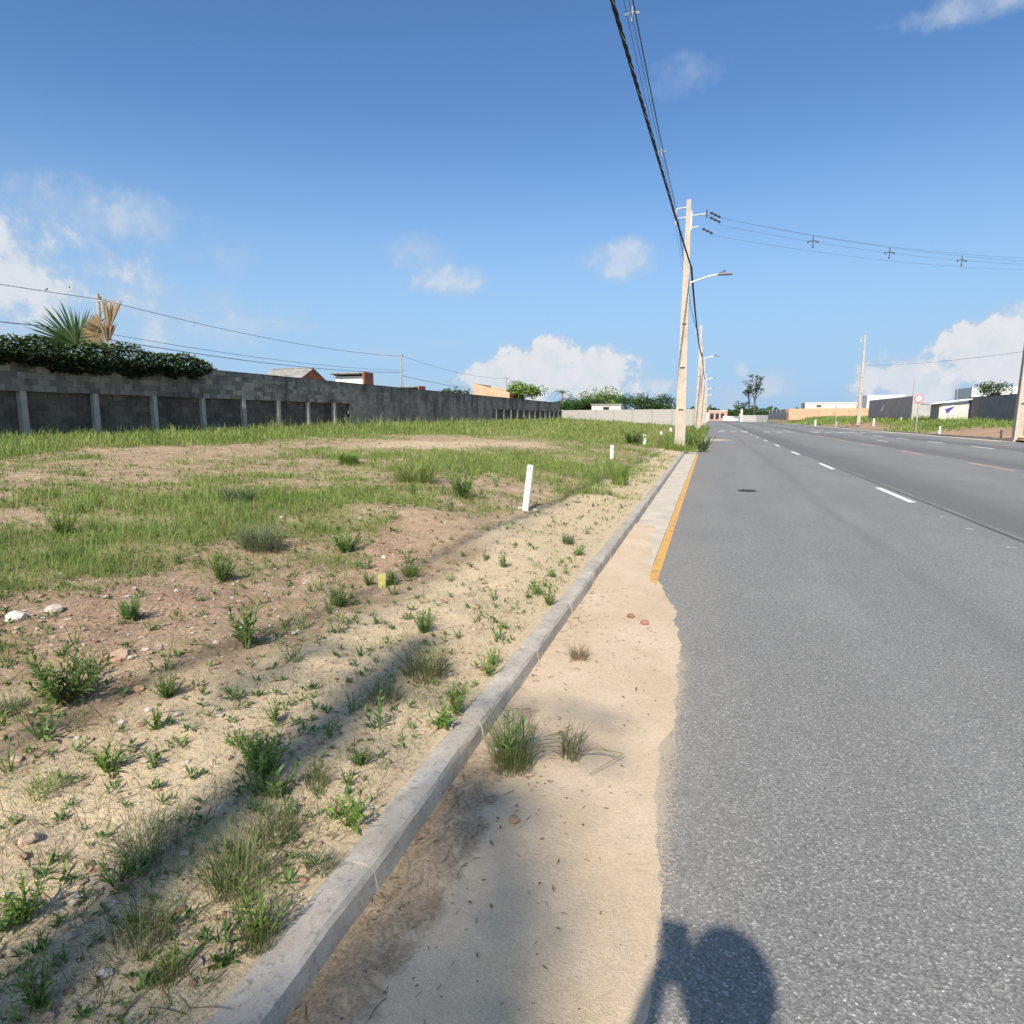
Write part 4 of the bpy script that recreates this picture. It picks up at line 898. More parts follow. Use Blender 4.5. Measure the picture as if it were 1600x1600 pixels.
block_house('white_house', 42.5, 190, 8.5, 8, 1.0, 5.9, M_WHITE, 'white flat-roofed house above the right end of the brick wall', [(2.6, 4.2, 1.6, 1.8), (-1.5, 4.3, 1.3, 1.0)])
block_house('long_white_roof', 31.5, 200, 13, 8, 1.0, 4.3, M_CREAM, 'long low white roof above the middle of the brick wall', [(-3, 3.6, 1.2, .5)])
block_house('pink_building', 3.0, 300, 8, 6, -.3, 4.6, M_PINK, 'small pink building with dark openings at the end of the road', [(-2.4, 2.2, 1.5, 2.6), (-.2, 2.2, 1.3, 2.6), (2.0, 2.4, 1.4, 2.2)])
block_house('white_bungalow', -3.5, 275, 5.5, 6, -.3, 3.4, M_CREAM, 'low white bungalow behind the farthest left poles', [(0, 2, 1.3, 1.0)])
ew = empty('end_wall', (7, 290, -.3), label='pale low wall in front of the trees at the end of the road', cat='wall')
MB().box((1.5, 0, 1.1), (7, .3, 2.4)).build('wall_body', M_CREAM, ew); MB().box((5.1, 0, 1.6), (1.2, 1, 3.4)).build('pillar', M_CREAM, ew)
block_house('roadside_house', -17, 112, 5, 4, .8, 2.75, M_CREAM, 'small house with pale roof in front of the distant grove', [(0, 2.1, 1, .7)], M_ROOF)

# ------------------------------------------------------------------ trees
def tree(name, loc, H, crown_r, label, mat, cat='tree', group=None, trunk_r=.18, n=1800, leaf=.32, limbs=7, clump=.5, base=.35, seed=1, dense=1.0, flat=1.0, fork=False):
    r = random.Random(seed); rg = np.random.default_rng(seed)
    root = empty(name, loc, r.uniform(0, 6), label, cat, group)
    tr = MB(); tips = []
    hb = H * base
    top = Vector((r.uniform(-.05, .05) * H, r.uniform(-.05, .05) * H, H * .8))
    tr.tube([(0, 0, -.4), (r.uniform(-.02, .02) * H, r.uniform(-.02, .02) * H, hb), tuple(top)], [trunk_r, trunk_r * .75, trunk_r * .25], 8)
    tips.append((top, 1.0))
    for i in range(limbs):
        a = 6.283 * i / limbs + r.uniform(-.4, .4); z0 = hb + (H * .75 - hb) * r.random() * .8
        s = Vector((0, 0, z0)).lerp(Vector((top.x, top.y, z0)), .6)
        L = crown_r * r.uniform(.6, 1.0) * (1.0 if z0 < H * .6 else .7); e_ = s + Vector((math.cos(a) * L, math.sin(a) * L, (H - z0) * r.uniform(.3, .85) * flat))
        m_ = s.lerp(e_, .5) + Vector((0, 0, -.06 * L)); tr.tube([s, m_, e_], [trunk_r * .42, trunk_r * .28, trunk_r * .08], 6)
        tips.append((e_, 1.0)); tips.append((m_.lerp(e_, .4), .8))
        for k in range(2):
            b = m_.lerp(e_, r.random()); q = b + Vector((r.uniform(-1, 1), r.uniform(-1, 1), r.uniform(.1, .9))) * L * .45
            tr.tube([b, q], [trunk_r * .16, trunk_r * .05], 5); tips.append((q, .8))
    tr.build('trunk', M_BARK, root, smooth_=True)
    P = []; tt = []
    for (q, wgt) in tips:
        k = int(n * wgt / len(tips)); rr = crown_r * clump * r.uniform(.6, 1.1); u = rg.normal(0, 1, (k, 3)); u /= np.linalg.norm(u, axis=1)[:, None]
        rad = rg.uniform(.25, 1, k) ** .5; pp = np.array(q) + u * rad[:, None] * rr * np.array([1, 1, .62]); P.append(pp)
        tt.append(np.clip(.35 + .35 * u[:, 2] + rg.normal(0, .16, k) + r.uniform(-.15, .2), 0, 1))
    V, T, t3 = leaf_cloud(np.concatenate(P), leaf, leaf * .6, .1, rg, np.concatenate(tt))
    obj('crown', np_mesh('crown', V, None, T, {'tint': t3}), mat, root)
    return root
def tree_at(px, py_base, py_top, X=None, Y=None, **kw):
    p = at_x(px, py_top, X) if X is not None else at_y(px, py_top, Y); z0 = kw.pop('z0', .6)
    tree(kw.pop('name', 'tree'), (p[0], p[1], z0), p[2] - z0, **kw)
tree_at(818, 640, 594, X=-24.0, crown_r=2.9, label='bushy bright green almond tree leaning over the block wall', mat=M_BRIGHT, name='almond_tree', n=2600, leaf=.36, limbs=9, clump=.36, base=.5, seed=4, trunk_r=.2, flat=.7)
tree_at(714, 620, 604, X=-36, crown_r=1.9, label='small dark tree peeping over the wall left of the brick gable', mat=M_CROWN, n=900, leaf=.4, seed=5)
tree_at(697, 620, 610, X=-38, crown_r=1.6, label='low dark shrub peeping over the wall beside a small tree', mat=M_CROWN, n=500, leaf=.4, seed=15)
gr = 'grove beyond the pale cross wall'
for i, (px, pt, Y, cr, mt, lab) in enumerate(((905, 623, 125, 4.0, M_CROWN, 'round green tree at the left end of the distant grove'), (938, 612, 122, 4.2, M_BRIGHT, 'tallest bright green tree of the distant grove'),
        (922, 626, 116, 3.0, M_CROWN, 'low bushy tree in front of the tallest grove tree'), (962, 615, 150, 3.8, M_CROWN, 'dark tree right of the bright grove tree'), (985, 617, 160, 4.5, M_CROWN, 'broad dark tree in the middle of the grove'),
        (1010, 620, 165, 3.8, M_CROWN2, 'greyish tree right of the grove centre'), (1036, 618, 170, 4.4, M_CROWN, 'round topped dark tree near the right end of the grove'), (1022, 632, 140, 3.0, M_CROWN, 'small low tree under the right half of the grove'), (1052, 634, 165, 3.0, M_CROWN, 'small tree at the right end of the grove'),
        (870, 628, 150, 3.0, M_CROWN, 'dark tree peeping over the far end of the block wall'), (890, 632, 118, 2.4, M_CROWN, 'low shrubby tree just right of the block wall end'))):
    tree_at(px, 640, pt, Y=Y, crown_r=cr, label=lab, mat=mt, group=gr, n=1500, leaf=.5, seed=20 + i, limbs=8, clump=.5, base=.25)
def palm(px, pt, Y, label, R=1.8):
    p = at_y(px, pt + 8, Y); r0 = empty('coconut_palm', (p[0], p[1], .5), label=label, cat='palm', group='distant palms')
    h = p[2] - .5; MB().tube([(0, 0, 0), (.15, 0, h * .5), (0, 0, h)], [.16, .12, .1], 7).build('trunk', M_BARK, r0)
    for k in range(11):
        a = k * .571 + rnd.random() * .3; mb = MB(); el = rnd.uniform(-.2, .9)
        for j in range(9):
            t = j / 8; q = Vector((math.cos(a) * R * t, math.sin(a) * R * t, h + R * (math.sin(el) * t - .75 * t * t))); sdv = Vector((-math.sin(a), math.cos(a), -.45))
            for s_ in (-1, 1): mb.leaf(q, Vector((sdv.x * s_, sdv.y * s_, -.5)) + Vector((math.cos(a), math.sin(a), 0)) * .5, .55 * (1 - .6 * t), .12, t=rnd.random())
        mb.build('frond', M_CROWN, r0)
palm(878, 604, 118, 'ragged palm beside the thin pole past the block wall'); palm(1013, 616, 150, 'slim palm standing out of the distant grove')
tree_at(1549, 612, 596, Y=84, crown_r=1.5, label='small young tree rising behind the long dark wall', mat=M_CROWN, z0=1.2, n=1100, leaf=.26, limbs=7, clump=.45, base=.45, seed=41, trunk_r=.09)
ft = 'trees at the end of the road'
tree_at(1181, 655, 583, Y=262, crown_r=3.6, label='tall thin bare-trunked tree with sparse crown above the road end', mat=M_CROWN2, z0=0., n=1000, leaf=.6, limbs=10, clump=.28, base=.42, seed=51, trunk_r=.42, group=ft)
tree_at(1172, 655, 600, Y=270, crown_r=3.0, label='slender sparse tree just left of the tall bare-trunked tree', mat=M_CROWN2, z0=0., n=500, leaf=.6, limbs=7, clump=.25, base=.45, seed=52, trunk_r=.3, group=ft)
tree_at(1163, 655, 624, Y=285, crown_r=3.4, label='small thin-leaved tree at the left foot of the tall tree', mat=M_CROWN2, z0=0., n=500, leaf=.6, limbs=7, clump=.3, base=.3, seed=53, trunk_r=.2, group=ft)
for i, (px, pt, Y, cr) in enumerate(((1168, 640, 300, 4), (1178, 641, 305, 4), (1150, 642, 330, 4), (1141, 643, 340, 4), (1132, 644, 345, 4), (1120, 641, 350, 4), (1195, 643, 330, 4), (1204, 646, 340, 3), (1113, 643, 340, 3))):
    tree_at(px, 655, pt, Y=Y, crown_r=cr, label=['dark bushy tree behind the pale low wall at the road end, under the tall tree', 'dark bush right under the tall bare-trunked tree', 'dark distant tree right of the pink building', 'dark distant tree beside the pink building', 'dark distant tree behind the pink building', 'dark distant tree left of the pink building', 'dark tree right of the tall bare-trunked tree', 'low dark tree above the return wall of the brick plot', 'low dark tree between the last pole and the pink building'][i],
            mat=M_CROWN, z0=-.3, n=700, leaf=.7, limbs=6, clump=.5, base=.2, seed=60 + i, group=ft)
# far wooded ridge reading as one mass
n = 5200; a = RNG.uniform(-.9, 1.15, n); rr = RNG.uniform(420, 640, n); X_ = rr * np.sin(a - .3); Y_ = rr * np.cos(a - .3)
Z_ = -.4 + (3.0 + 5.5 * fbm(X_ * .02, Y_ * .02, 3, 99)) * RNG.uniform(0, 1, n) ** .6
V, T, tt = leaf_cloud(np.stack([X_, Y_, Z_], -1), 7.0, 5.5, .2)
tag(obj('distant_wood', np_mesh('distant_wood', V, None, T, {'tint': tt}), M_CROWN), 'low dark line of distant woodland along the horizon', 'woodland', kind='stuff')

# ------------------------------------------------------------------ grass and weeds
def blades(P, h, wd, lean, az, tint):
    n = len(P); dx = np.cos(az); dy = np.sin(az); s = np.stack([-dy, dx, np.zeros(n)], -1) * (wd / 2)[:, None]
    L = np.stack([dx * lean, dy * lean, np.zeros(n)], -1); Z = np.zeros((n, 3)); Z[:, 2] = h
    mid = P + Z * .58 + L * .3; tip = P + Z + L
    V = np.stack([P - s, P + s, mid + s * .75, mid - s * .75, tip], 1).reshape(-1, 3); o = 5 * np.arange(n)[:, None]
    return V, o + np.array([[0, 1, 2, 3]]), o + np.array([[3, 2, 4]]), np.repeat(tint, 5)
def grass_patch(name, pts, hmin, hmax, nb, mat, label, spread=.05, wmin=.0035, wk=.00075, tmean=.45, tsd=.18, leank=.55, zf=field_z, kind='stuff'):
    n = len(pts); r = np.hypot(pts[:, 0], pts[:, 1]); k = np.repeat(np.arange(n), nb); m = len(k)
    a = RNG.uniform(0, 2 * np.pi, m); q = RNG.uniform(0, 1, m) ** .5 * spread * (1 + .06 * r[k])
    x = pts[k, 0] + q * np.cos(a); y_ = pts[k, 1] + q * np.sin(a)
    if zf is field_z: x = np.minimum(x, -1.09)
    z = zf(x, y_) - .006; hs = (hmin + (hmax - hmin) * pts[k, 2]) * RNG.uniform(.4, 1.1, m) * np.repeat(np.where(RNG.uniform(0, 1, n) < .07, 1.9, RNG.uniform(.6, 1.15, n)), nb)
    V, Q, T, t = blades(np.stack([x, y_, z], -1), hs, np.maximum(wmin, wk * r[k]) * RNG.uniform(.7, 1.3, m), hs * np.abs(RNG.normal(0, leank, m)), a + RNG.normal(0, .7, m),
                        np.clip(tmean + pts[k, 3] + RNG.normal(0, tsd, m), 0, 1))
    return tag(obj(name, np_mesh(name, V, Q, T, {'tint': t}), mat), label, 'grass', kind=kind)
def sample_field(n, rmin, rmax, ang0=-86, ang1=6):
    r = np.exp(RNG.uniform(math.log(rmin), math.log(rmax), n)); a = np.radians(RNG.uniform(ang0, ang1, n)); X = r * np.sin(a); Y = r * np.cos(a)
    k = (X < -1.12) & (X > WX + .3) & (Y < 90); return X[k], Y[k]
def pick(n, rmin, rmax, prob, hf=None, tf=None):
    X, Y = sample_field(n, rmin, rmax); D = cover(X, Y); k = RNG.uniform(0, 1, len(X)) < prob(X, Y, D); X, Y, D = X[k], Y[k], D[k]
    hv = np.clip((hf(X, Y, D) if hf else D) , 0, 1.6); tv = tf(X, Y) if tf else .7 * (fbm(X * .8, Y * .8, 3, 61) - .5)
    return np.stack([X, Y, hv, tv], -1)
tallness = lambda X, Y, D: D * (.55 + .75 * fbm(X * .9, Y * .9, 3, 65)) * (1 + .5 * smooth(-X, 12, 15))
P1 = pick(70000, 1.2, 9.0, lambda X, Y, D: np.clip(D * 1.15 - .1, 0, 1) ** 1.3 * .85 + .14)
grass_patch('short_grass', P1, .022, .125, 6, M_GRASS, 'short green grass spreading over the near half of the field', .06, .0026, .0006, .4, .2, .8)
P2 = pick(56000, 8.5, 34, lambda X, Y, D: np.clip(D * 1.2 - .1, 0, 1) ** 1.3 * .8 + .04, tallness)
grass_patch('meadow_grass', P2, .035, .18, 6, M_GRASS, 'taller green grass covering the middle of the field', .07, .004, .00075, .45)
P3 = pick(22000, 30, 92, lambda X, Y, D: np.clip(D * 2 - .1, 0, 1), tallness)
grass_patch('far_grass', P3, .1, .32, 6, M_GRASS, 'yellow green grass along the foot of the walls', .12, .006, .00085, .52)
P4 = pick(46000, 1.2, 40, lambda X, Y, D: np.clip(.6 - abs(D - .35) * 1.1, 0, 1) * .6, lambda X, Y, D: .3 + 0 * X)
grass_patch('dry_grass', P4, .02, .14, 5, M_DRY, 'dry straw coloured grass between the green patches', .07, .0022, .0006, .45, .28, 1.6)
# verge grass on the right
n = 26000; Y_ = 46 + 125 * RNG.uniform(0, 1, n) ** 1.3; X_ = 18.3 + 9 * RNG.uniform(0, 1, n) ** .8
k = RNG.uniform(0, 1, n) < np.clip(verge_cover(X_, Y_) * 1.5 - .3, 0, 1); X_, Y_ = X_[k], Y_[k]
grass_patch('verge_grass', np.stack([X_, Y_, .3 + .6 * fbm(X_, Y_, 3, 3), .5 * (fbm(X_ * .5, Y_ * .5, 3, 5) - .5)], -1), .15, .5, 5, M_GRASS, 'rough green grass on the bank along the right kerb', .2, .01, .0008, .5, zf=verge_z)
# grass strip round the left poles beyond the first one
X_ = RNG.uniform(-1.9, -.75, 1800); Y_ = 27.5 + 60 * RNG.uniform(0, 1, 1800) ** 1.4
grass_patch('kerb_grass', np.stack([X_, Y_, RNG.uniform(.3, 1, 1800), RNG.normal(0, .1, 1800)], -1), .1, .45, 7, M_GRASS, 'overgrown grass hiding the kerb beyond the nearest pole', .15, .01, .0008, .4, zf=lambda X, Y: np.where(X < -1.06, field_base(X, Y), .08))

# low broad-leaved ground weeds nobody could count
def sprout(mb, p, s, r):
    for k in range(r.randint(4, 8)):
        a = r.uniform(0, 6.28); e_ = r.uniform(.1, 1.2); d = (math.cos(a) * math.cos(e_), math.sin(a) * math.cos(e_), math.sin(e_))
        mb.leaf(Vector(p) + Vector((r.uniform(-1, 1), r.uniform(-1, 1), r.uniform(0, .8))) * s * .25, d, s * r.uniform(.5, 1.0), s * r.uniform(.16, .3), t=r.random() * .85)
mb = MB(); X, Y = sample_field(24000, 1.2, 14); D = cover(X, Y); sel = np.where(RNG.uniform(0, 1, len(X)) < np.clip(.2 + .7 * (D - .1), 0, .7))[0]
zs_ = field_z(X, Y)
for i in sel: sprout(mb, (X[i], Y[i], zs_[i]), rnd.uniform(.018, .055) * (1 + .05 * Y[i]), rnd)
tag(mb.build('ground_weeds', M_HERB), 'tiny broad-leaved weeds sprinkled over the soil', 'weeds', kind='stuff')

# gravel
n = 17000; X, Y = sample_field(n * 4, 1.1, 24); pr = .1 + .9 * red(X, Y); k = RNG.uniform(0, 1, len(X)) < pr * (1 - .6 * cover(X, Y)); X, Y = X[k][:n], Y[k][:n]; n = len(X)
r = np.hypot(X, Y); s = np.minimum(.045, (.003 + .014 * RNG.uniform(0, 1, n) ** 5)) * (1 + .06 * r)
ico = np.array([(1, 0, 0), (-1, 0, 0), (0, 1, 0), (0, -1, 0), (0, 0, 1), (0, 0, -1), (.6, .6, .55), (-.6, .55, .6), (.55, -.6, .6), (-.6, -.6, .5)], float)
from mathutils.geometry import delaunay_2d_cdt
bmh = bmesh.new(); [bmh.verts.new(p) for p in ico]; bmesh.ops.convex_hull(bmh, input=bmh.verts); bmh.verts.ensure_lookup_table(); bmesh.ops.triangulate(bmh, faces=bmh.faces)
hullV = np.array([v.co[:] for v in bmh.verts]); hullF = np.array([[v.index for v in f.verts] for f in bmh.faces]); bmh.free()
an = RNG.uniform(0, 6.28, n); c_, s_ = np.cos(an), np.sin(an); sc3 = RNG.uniform(.6, 1.3, (n, 3)) * s[:, None] * np.array([1, 1, .65])
U = hullV[None] * sc3[:, None, :] * RNG.uniform(.85, 1.15, (n, len(hullV), 1)); V = np.stack([U[..., 0] * c_[:, None] - U[..., 1] * s_[:, None], U[..., 0] * s_[:, None] + U[..., 1] * c_[:, None], U[..., 2]], -1)
V = V + np.stack([X, Y, field_z(X, Y) + s * .15], -1)[:, None, :]
tag(obj('gravel', np_mesh('gravel', V, None, (hullF[None] + len(hullV) * np.arange(n)[:, None, None]), {'tint': np.repeat(.2 + .8 * RNG.uniform(0, 1, n), len(hullV))}), M_STONE), 'loose reddish and pale gravel scattered over the bare soil', 'gravel', kind='stuff')
# grit, dead leaves and twigs in the gutter
mb = MB()
for i in range(420):
    x = -.93 + .75 * rnd.random() ** 1.8; y = rnd.uniform(.9, 5.5)
    z = float(sand_z(np.array(x), np.array(y)))
    if z < .001: continue
    if rnd.random() < .4: mb.leaf((x, y, z + .004), (rnd.uniform(-1, 1), rnd.uniform(-1, 1), rnd.uniform(0, .3)), rnd.uniform(.01, .03), rnd.uniform(.005, .012), t=rnd.random() * .4)
    else:
        d = Vector((rnd.uniform(-1, 1), rnd.uniform(-1, 1), .05)).normalized() * rnd.uniform(.008, .05 if x < -.65 else .02); mb.tube([(x, y, z + .004), Vector((x, y, z + .007)) + d], .0013, 3, rnd.random() * .4)
for i in range(11):
    x = rnd.uniform(-.93, -.72); y = rnd.uniform(1.0, 2.2); z = float(sand_z(np.array(x), np.array(y))); d = Vector((rnd.uniform(-.3, .3), rnd.uniform(.4, 1), 0)).normalized() * rnd.uniform(.04, .16)
    sd3 = Vector((-d.y, d.x, 0)) * rnd.uniform(-.2, .2)
    mb.tube([(x, y, z + .003), Vector((x, y, z + .008)) + d * .35 + sd3, Vector((x, y, z + .009)) + d * .7 + sd3 * .6, Vector((x, y, z + .003)) + d], .0011, 4, rnd.random() * .5)
tag(mb.build('gutter_litter', M_DRY), 'dark crumbs, twigs and dead leaves lying on the gutter sand', 'debris', kind='stuff')

# ---- individual weeds
def herb_parts(r, H, W, nst, leaf, wleaf, lpt, upright=.6, seedy=0.0):
    st, lf = MB(), MB()
    for i in range(nst):
        a = 6.283 * i / nst + r.uniform(-.5, .5); sp = W * .5 * r.uniform(.25, 1.0) * (1 if i else .2); hh = H * r.uniform(.55, 1.0)
        p0 = Vector((math.cos(a) * W * .05, math.sin(a) * W * .05, -.01)); p1 = Vector((math.cos(a) * sp * (1 - upright * .6), math.sin(a) * sp * (1 - upright * .6), hh * .55)); p2 = Vector((math.cos(a) * sp, math.sin(a) * sp, hh))
        q = [p0.lerp(p1, t).lerp(p1.lerp(p2, t), t) for t in np.linspace(0, 1, 6)]
        st.tube(q, np.linspace(.0032, .0012, 6) * max(1, H / .2), 4, .6)
        for k in range(lpt):
            t = .12 + .88 * (k + r.random() * .6) / lpt; f = t * 5; j = min(4, int(f)); b = q[j].lerp(q[j + 1], f - j); dr = (q[j + 1] - q[j]).normalized()
            aa = k * 2.4 + r.uniform(-.5, .5); od = (dr.orthogonal().normalized()); od.rotate(Matrix.Rotation(aa, 3, dr)); L = leaf * r.uniform(.65, 1.15) * (1.1 - .45 * t)
            lf.leaf(b, od * .8 + dr * .75, L, L * wleaf, up=dr, fold=.12, t=min(1, max(0, .3 + .35 * t + r.uniform(-.2, .25))), droop=.15)
    return st, lf
def tuft_part(r, H, W, nb, wd=.004, curl=.8, tm=.45):
    rg = np.random.default_rng(r.randint(0, 10 ** 6)); a = rg.uniform(0, 6.283, nb); q = rg.uniform(0, 1, nb) ** .6 * W * .3
    P = np.stack([q * np.cos(a), q * np.sin(a), np.full(nb, -.008)], -1); h = H * rg.uniform(.4, 1.05, nb); ln = W * .5 * rg.uniform(.1, 1.0, nb) * curl
    # three-segment arching blades
    a = a + rg.normal(0, .9, nb); h = h * np.where(rg.uniform(0, 1, nb) < .25, rg.uniform(.3, .7, nb), 1.0); dx, dy = np.cos(a), np.sin(a); s = np.stack([-dy, dx, np.zeros(nb)], -1) * wd * .5 * rg.uniform(.6, 1.3, nb)[:, None]
    def pt(t): return P + np.stack([dx * ln * t ** 1.6, dy * ln * t ** 1.6, h * (t * 1.25 - .25 * t ** 3)], -1)
    A, B, C = pt(.0), pt(.45), pt(.8); D = pt(1.0)
    V = np.stack([A - s, A + s, B + s, B - s, C + s * .7, C - s * .7, D], 1).reshape(-1, 3); o = 7 * np.arange(nb)[:, None]
    Q = np.concatenate([o + [[0, 1, 2, 3]], o + [[3, 2, 4, 5]]]); T = o + [[5, 4, 6]]
    return np_mesh('blades', V, Q, T, {'tint': np.repeat(np.clip(tm + rg.normal(0, .2, nb), 0, 1), 7)})
def plant(kind, px, py, wpx, hpx, mat, label, group='weeds standing on the near soil', dry=0, seed=None, on=None):
    if on is None: p, t = field_hit(px, py)
    else: p = np.array(on(px, py)); t = np.linalg.norm(p - np.array([0, 0, CAM_H]))
    W = wpx * t / 1000. * .88; H = hpx * t / 1000. * .86; r = random.Random(px * 7 + py if seed is None else seed)
    if on is None: p = np.array([min(p[0], -1.10), p[1], 0]); p[2] = float(field_z(p[0], p[1]))
    root = empty('grass_tuft' if kind in ('tuft', 'wiry') else 'weed', tuple(p), r.uniform(0, 6), label, 'grass tuft' if kind in ('tuft', 'wiry') else 'weed', group)
    if kind in ('herb', 'bush', 'mix', 'sprigs'):
        ns, lf, wl, lp = {'herb': (7, .30, .24, 15), 'bush': (24, .13, .3, 22), 'mix': (6, .28, .22, 12), 'sprigs': (9, .34, .26, 8)}[kind]
        Lf = lf * max(W, H) if kind != 'bush' else .15 * max(W, H)
        st, le = herb_parts(r, H, W, ns, Lf, wl, lp, .5 if kind != 'herb' else .8); st.build('stems', mat, root); le.build('leaves', mat, root)
    if kind in ('tuft', 'mix'):
        nb = int(min(520, 110 + 4200 * W * max(H, .1))); obj('blades', tuft_part(r, H * .9, W * 1.15, nb, max(.0016, .0007 * t), 1.0, .5), M_DARKT if kind == 'mix' else mat, root)
    if kind == 'wiry':
        obj('blades', tuft_part(r, H * .9, W * .35, 90, .0025, 1.2, .7), mat, root); mb = MB()
        for k in range(9):
            a = r.uniform(0, 6.28); L = W * r.uniform(.25, .55); q = [Vector((math.cos(a + .15 * j * r.uniform(-1, 1)) * L * j / 6, math.sin(a) * L * j / 6, H * (.35 * math.sin(j / 6 * 3.0)) * r.uniform(.5, 1) + .006)) for j in range(7)]
            mb.tube(q, [.0022] * 6 + [.0008], 4, .9)
        mb.build('runners', mat, root)
    if dry:
        obj('dry_blades', tuft_part(r, H * .5, W * 1.1, dry, .003, 1.3, .4), M_DRY, root)
mbs, mbl = MB(), MB(); X, Y = sample_field(5000, 1.25, 11); D = cover(X, Y); sel = np.where(RNG.uniform(0, 1, len(X)) < .05 + .05 * D)[0]
for i in sel:
    s_ = rnd.uniform(.05, .13) * (1 + .04 * Y[i]); st, lf = herb_parts(rnd, s_ * rnd.uniform(.7, 1.4), s_ * 1.5, rnd.randint(3, 7), s_ * rnd.uniform(.3, .5), rnd.uniform(.18, .34), rnd.randint(5, 9), .6)
    o_ = Vector((X[i], Y[i], float(field_z(X[i], Y[i])))); sh = rnd.uniform(-.2, .25)
    for src in (st, lf): mbl.add([Vector(v) + o_ for v in src.v], src.f); mbl.a[-len(src.a):] = [min(1, max(0, q + sh)) for q in src.a]
tag(mbl.build('scattered_weeds', M_HERB), 'small leafy weeds scattered thinly over the near field', 'weeds', kind='stuff')
mb = MB()
for i in range(900):                                  # dead stalks lying about
    k = RNG.integers(0, len(X)); x, y = X[k] + rnd.uniform(-.3, .3), Y[k] + rnd.uniform(-.3, .3); x = min(x, -1.12); z = float(field_z(x, y)); a = rnd.uniform(0, 6.28); L = rnd.uniform(.03, .16)
    e_ = Vector((math.cos(a) * L, math.sin(a) * L, rnd.random() ** 3 * L)); mb.tube([(x, y, z + .003), Vector((x, y, z + .008)) + e_ * .5, Vector((x, y, z + .004)) + e_], [.0016, .0014, .0006], 3, rnd.random())
tag(mb.build('dead_stalks', M_DRY), 'dead brown stalks lying on the bare soil', 'debris', kind='stuff')
gz = lambda px, py: at_z(px, py, .02)
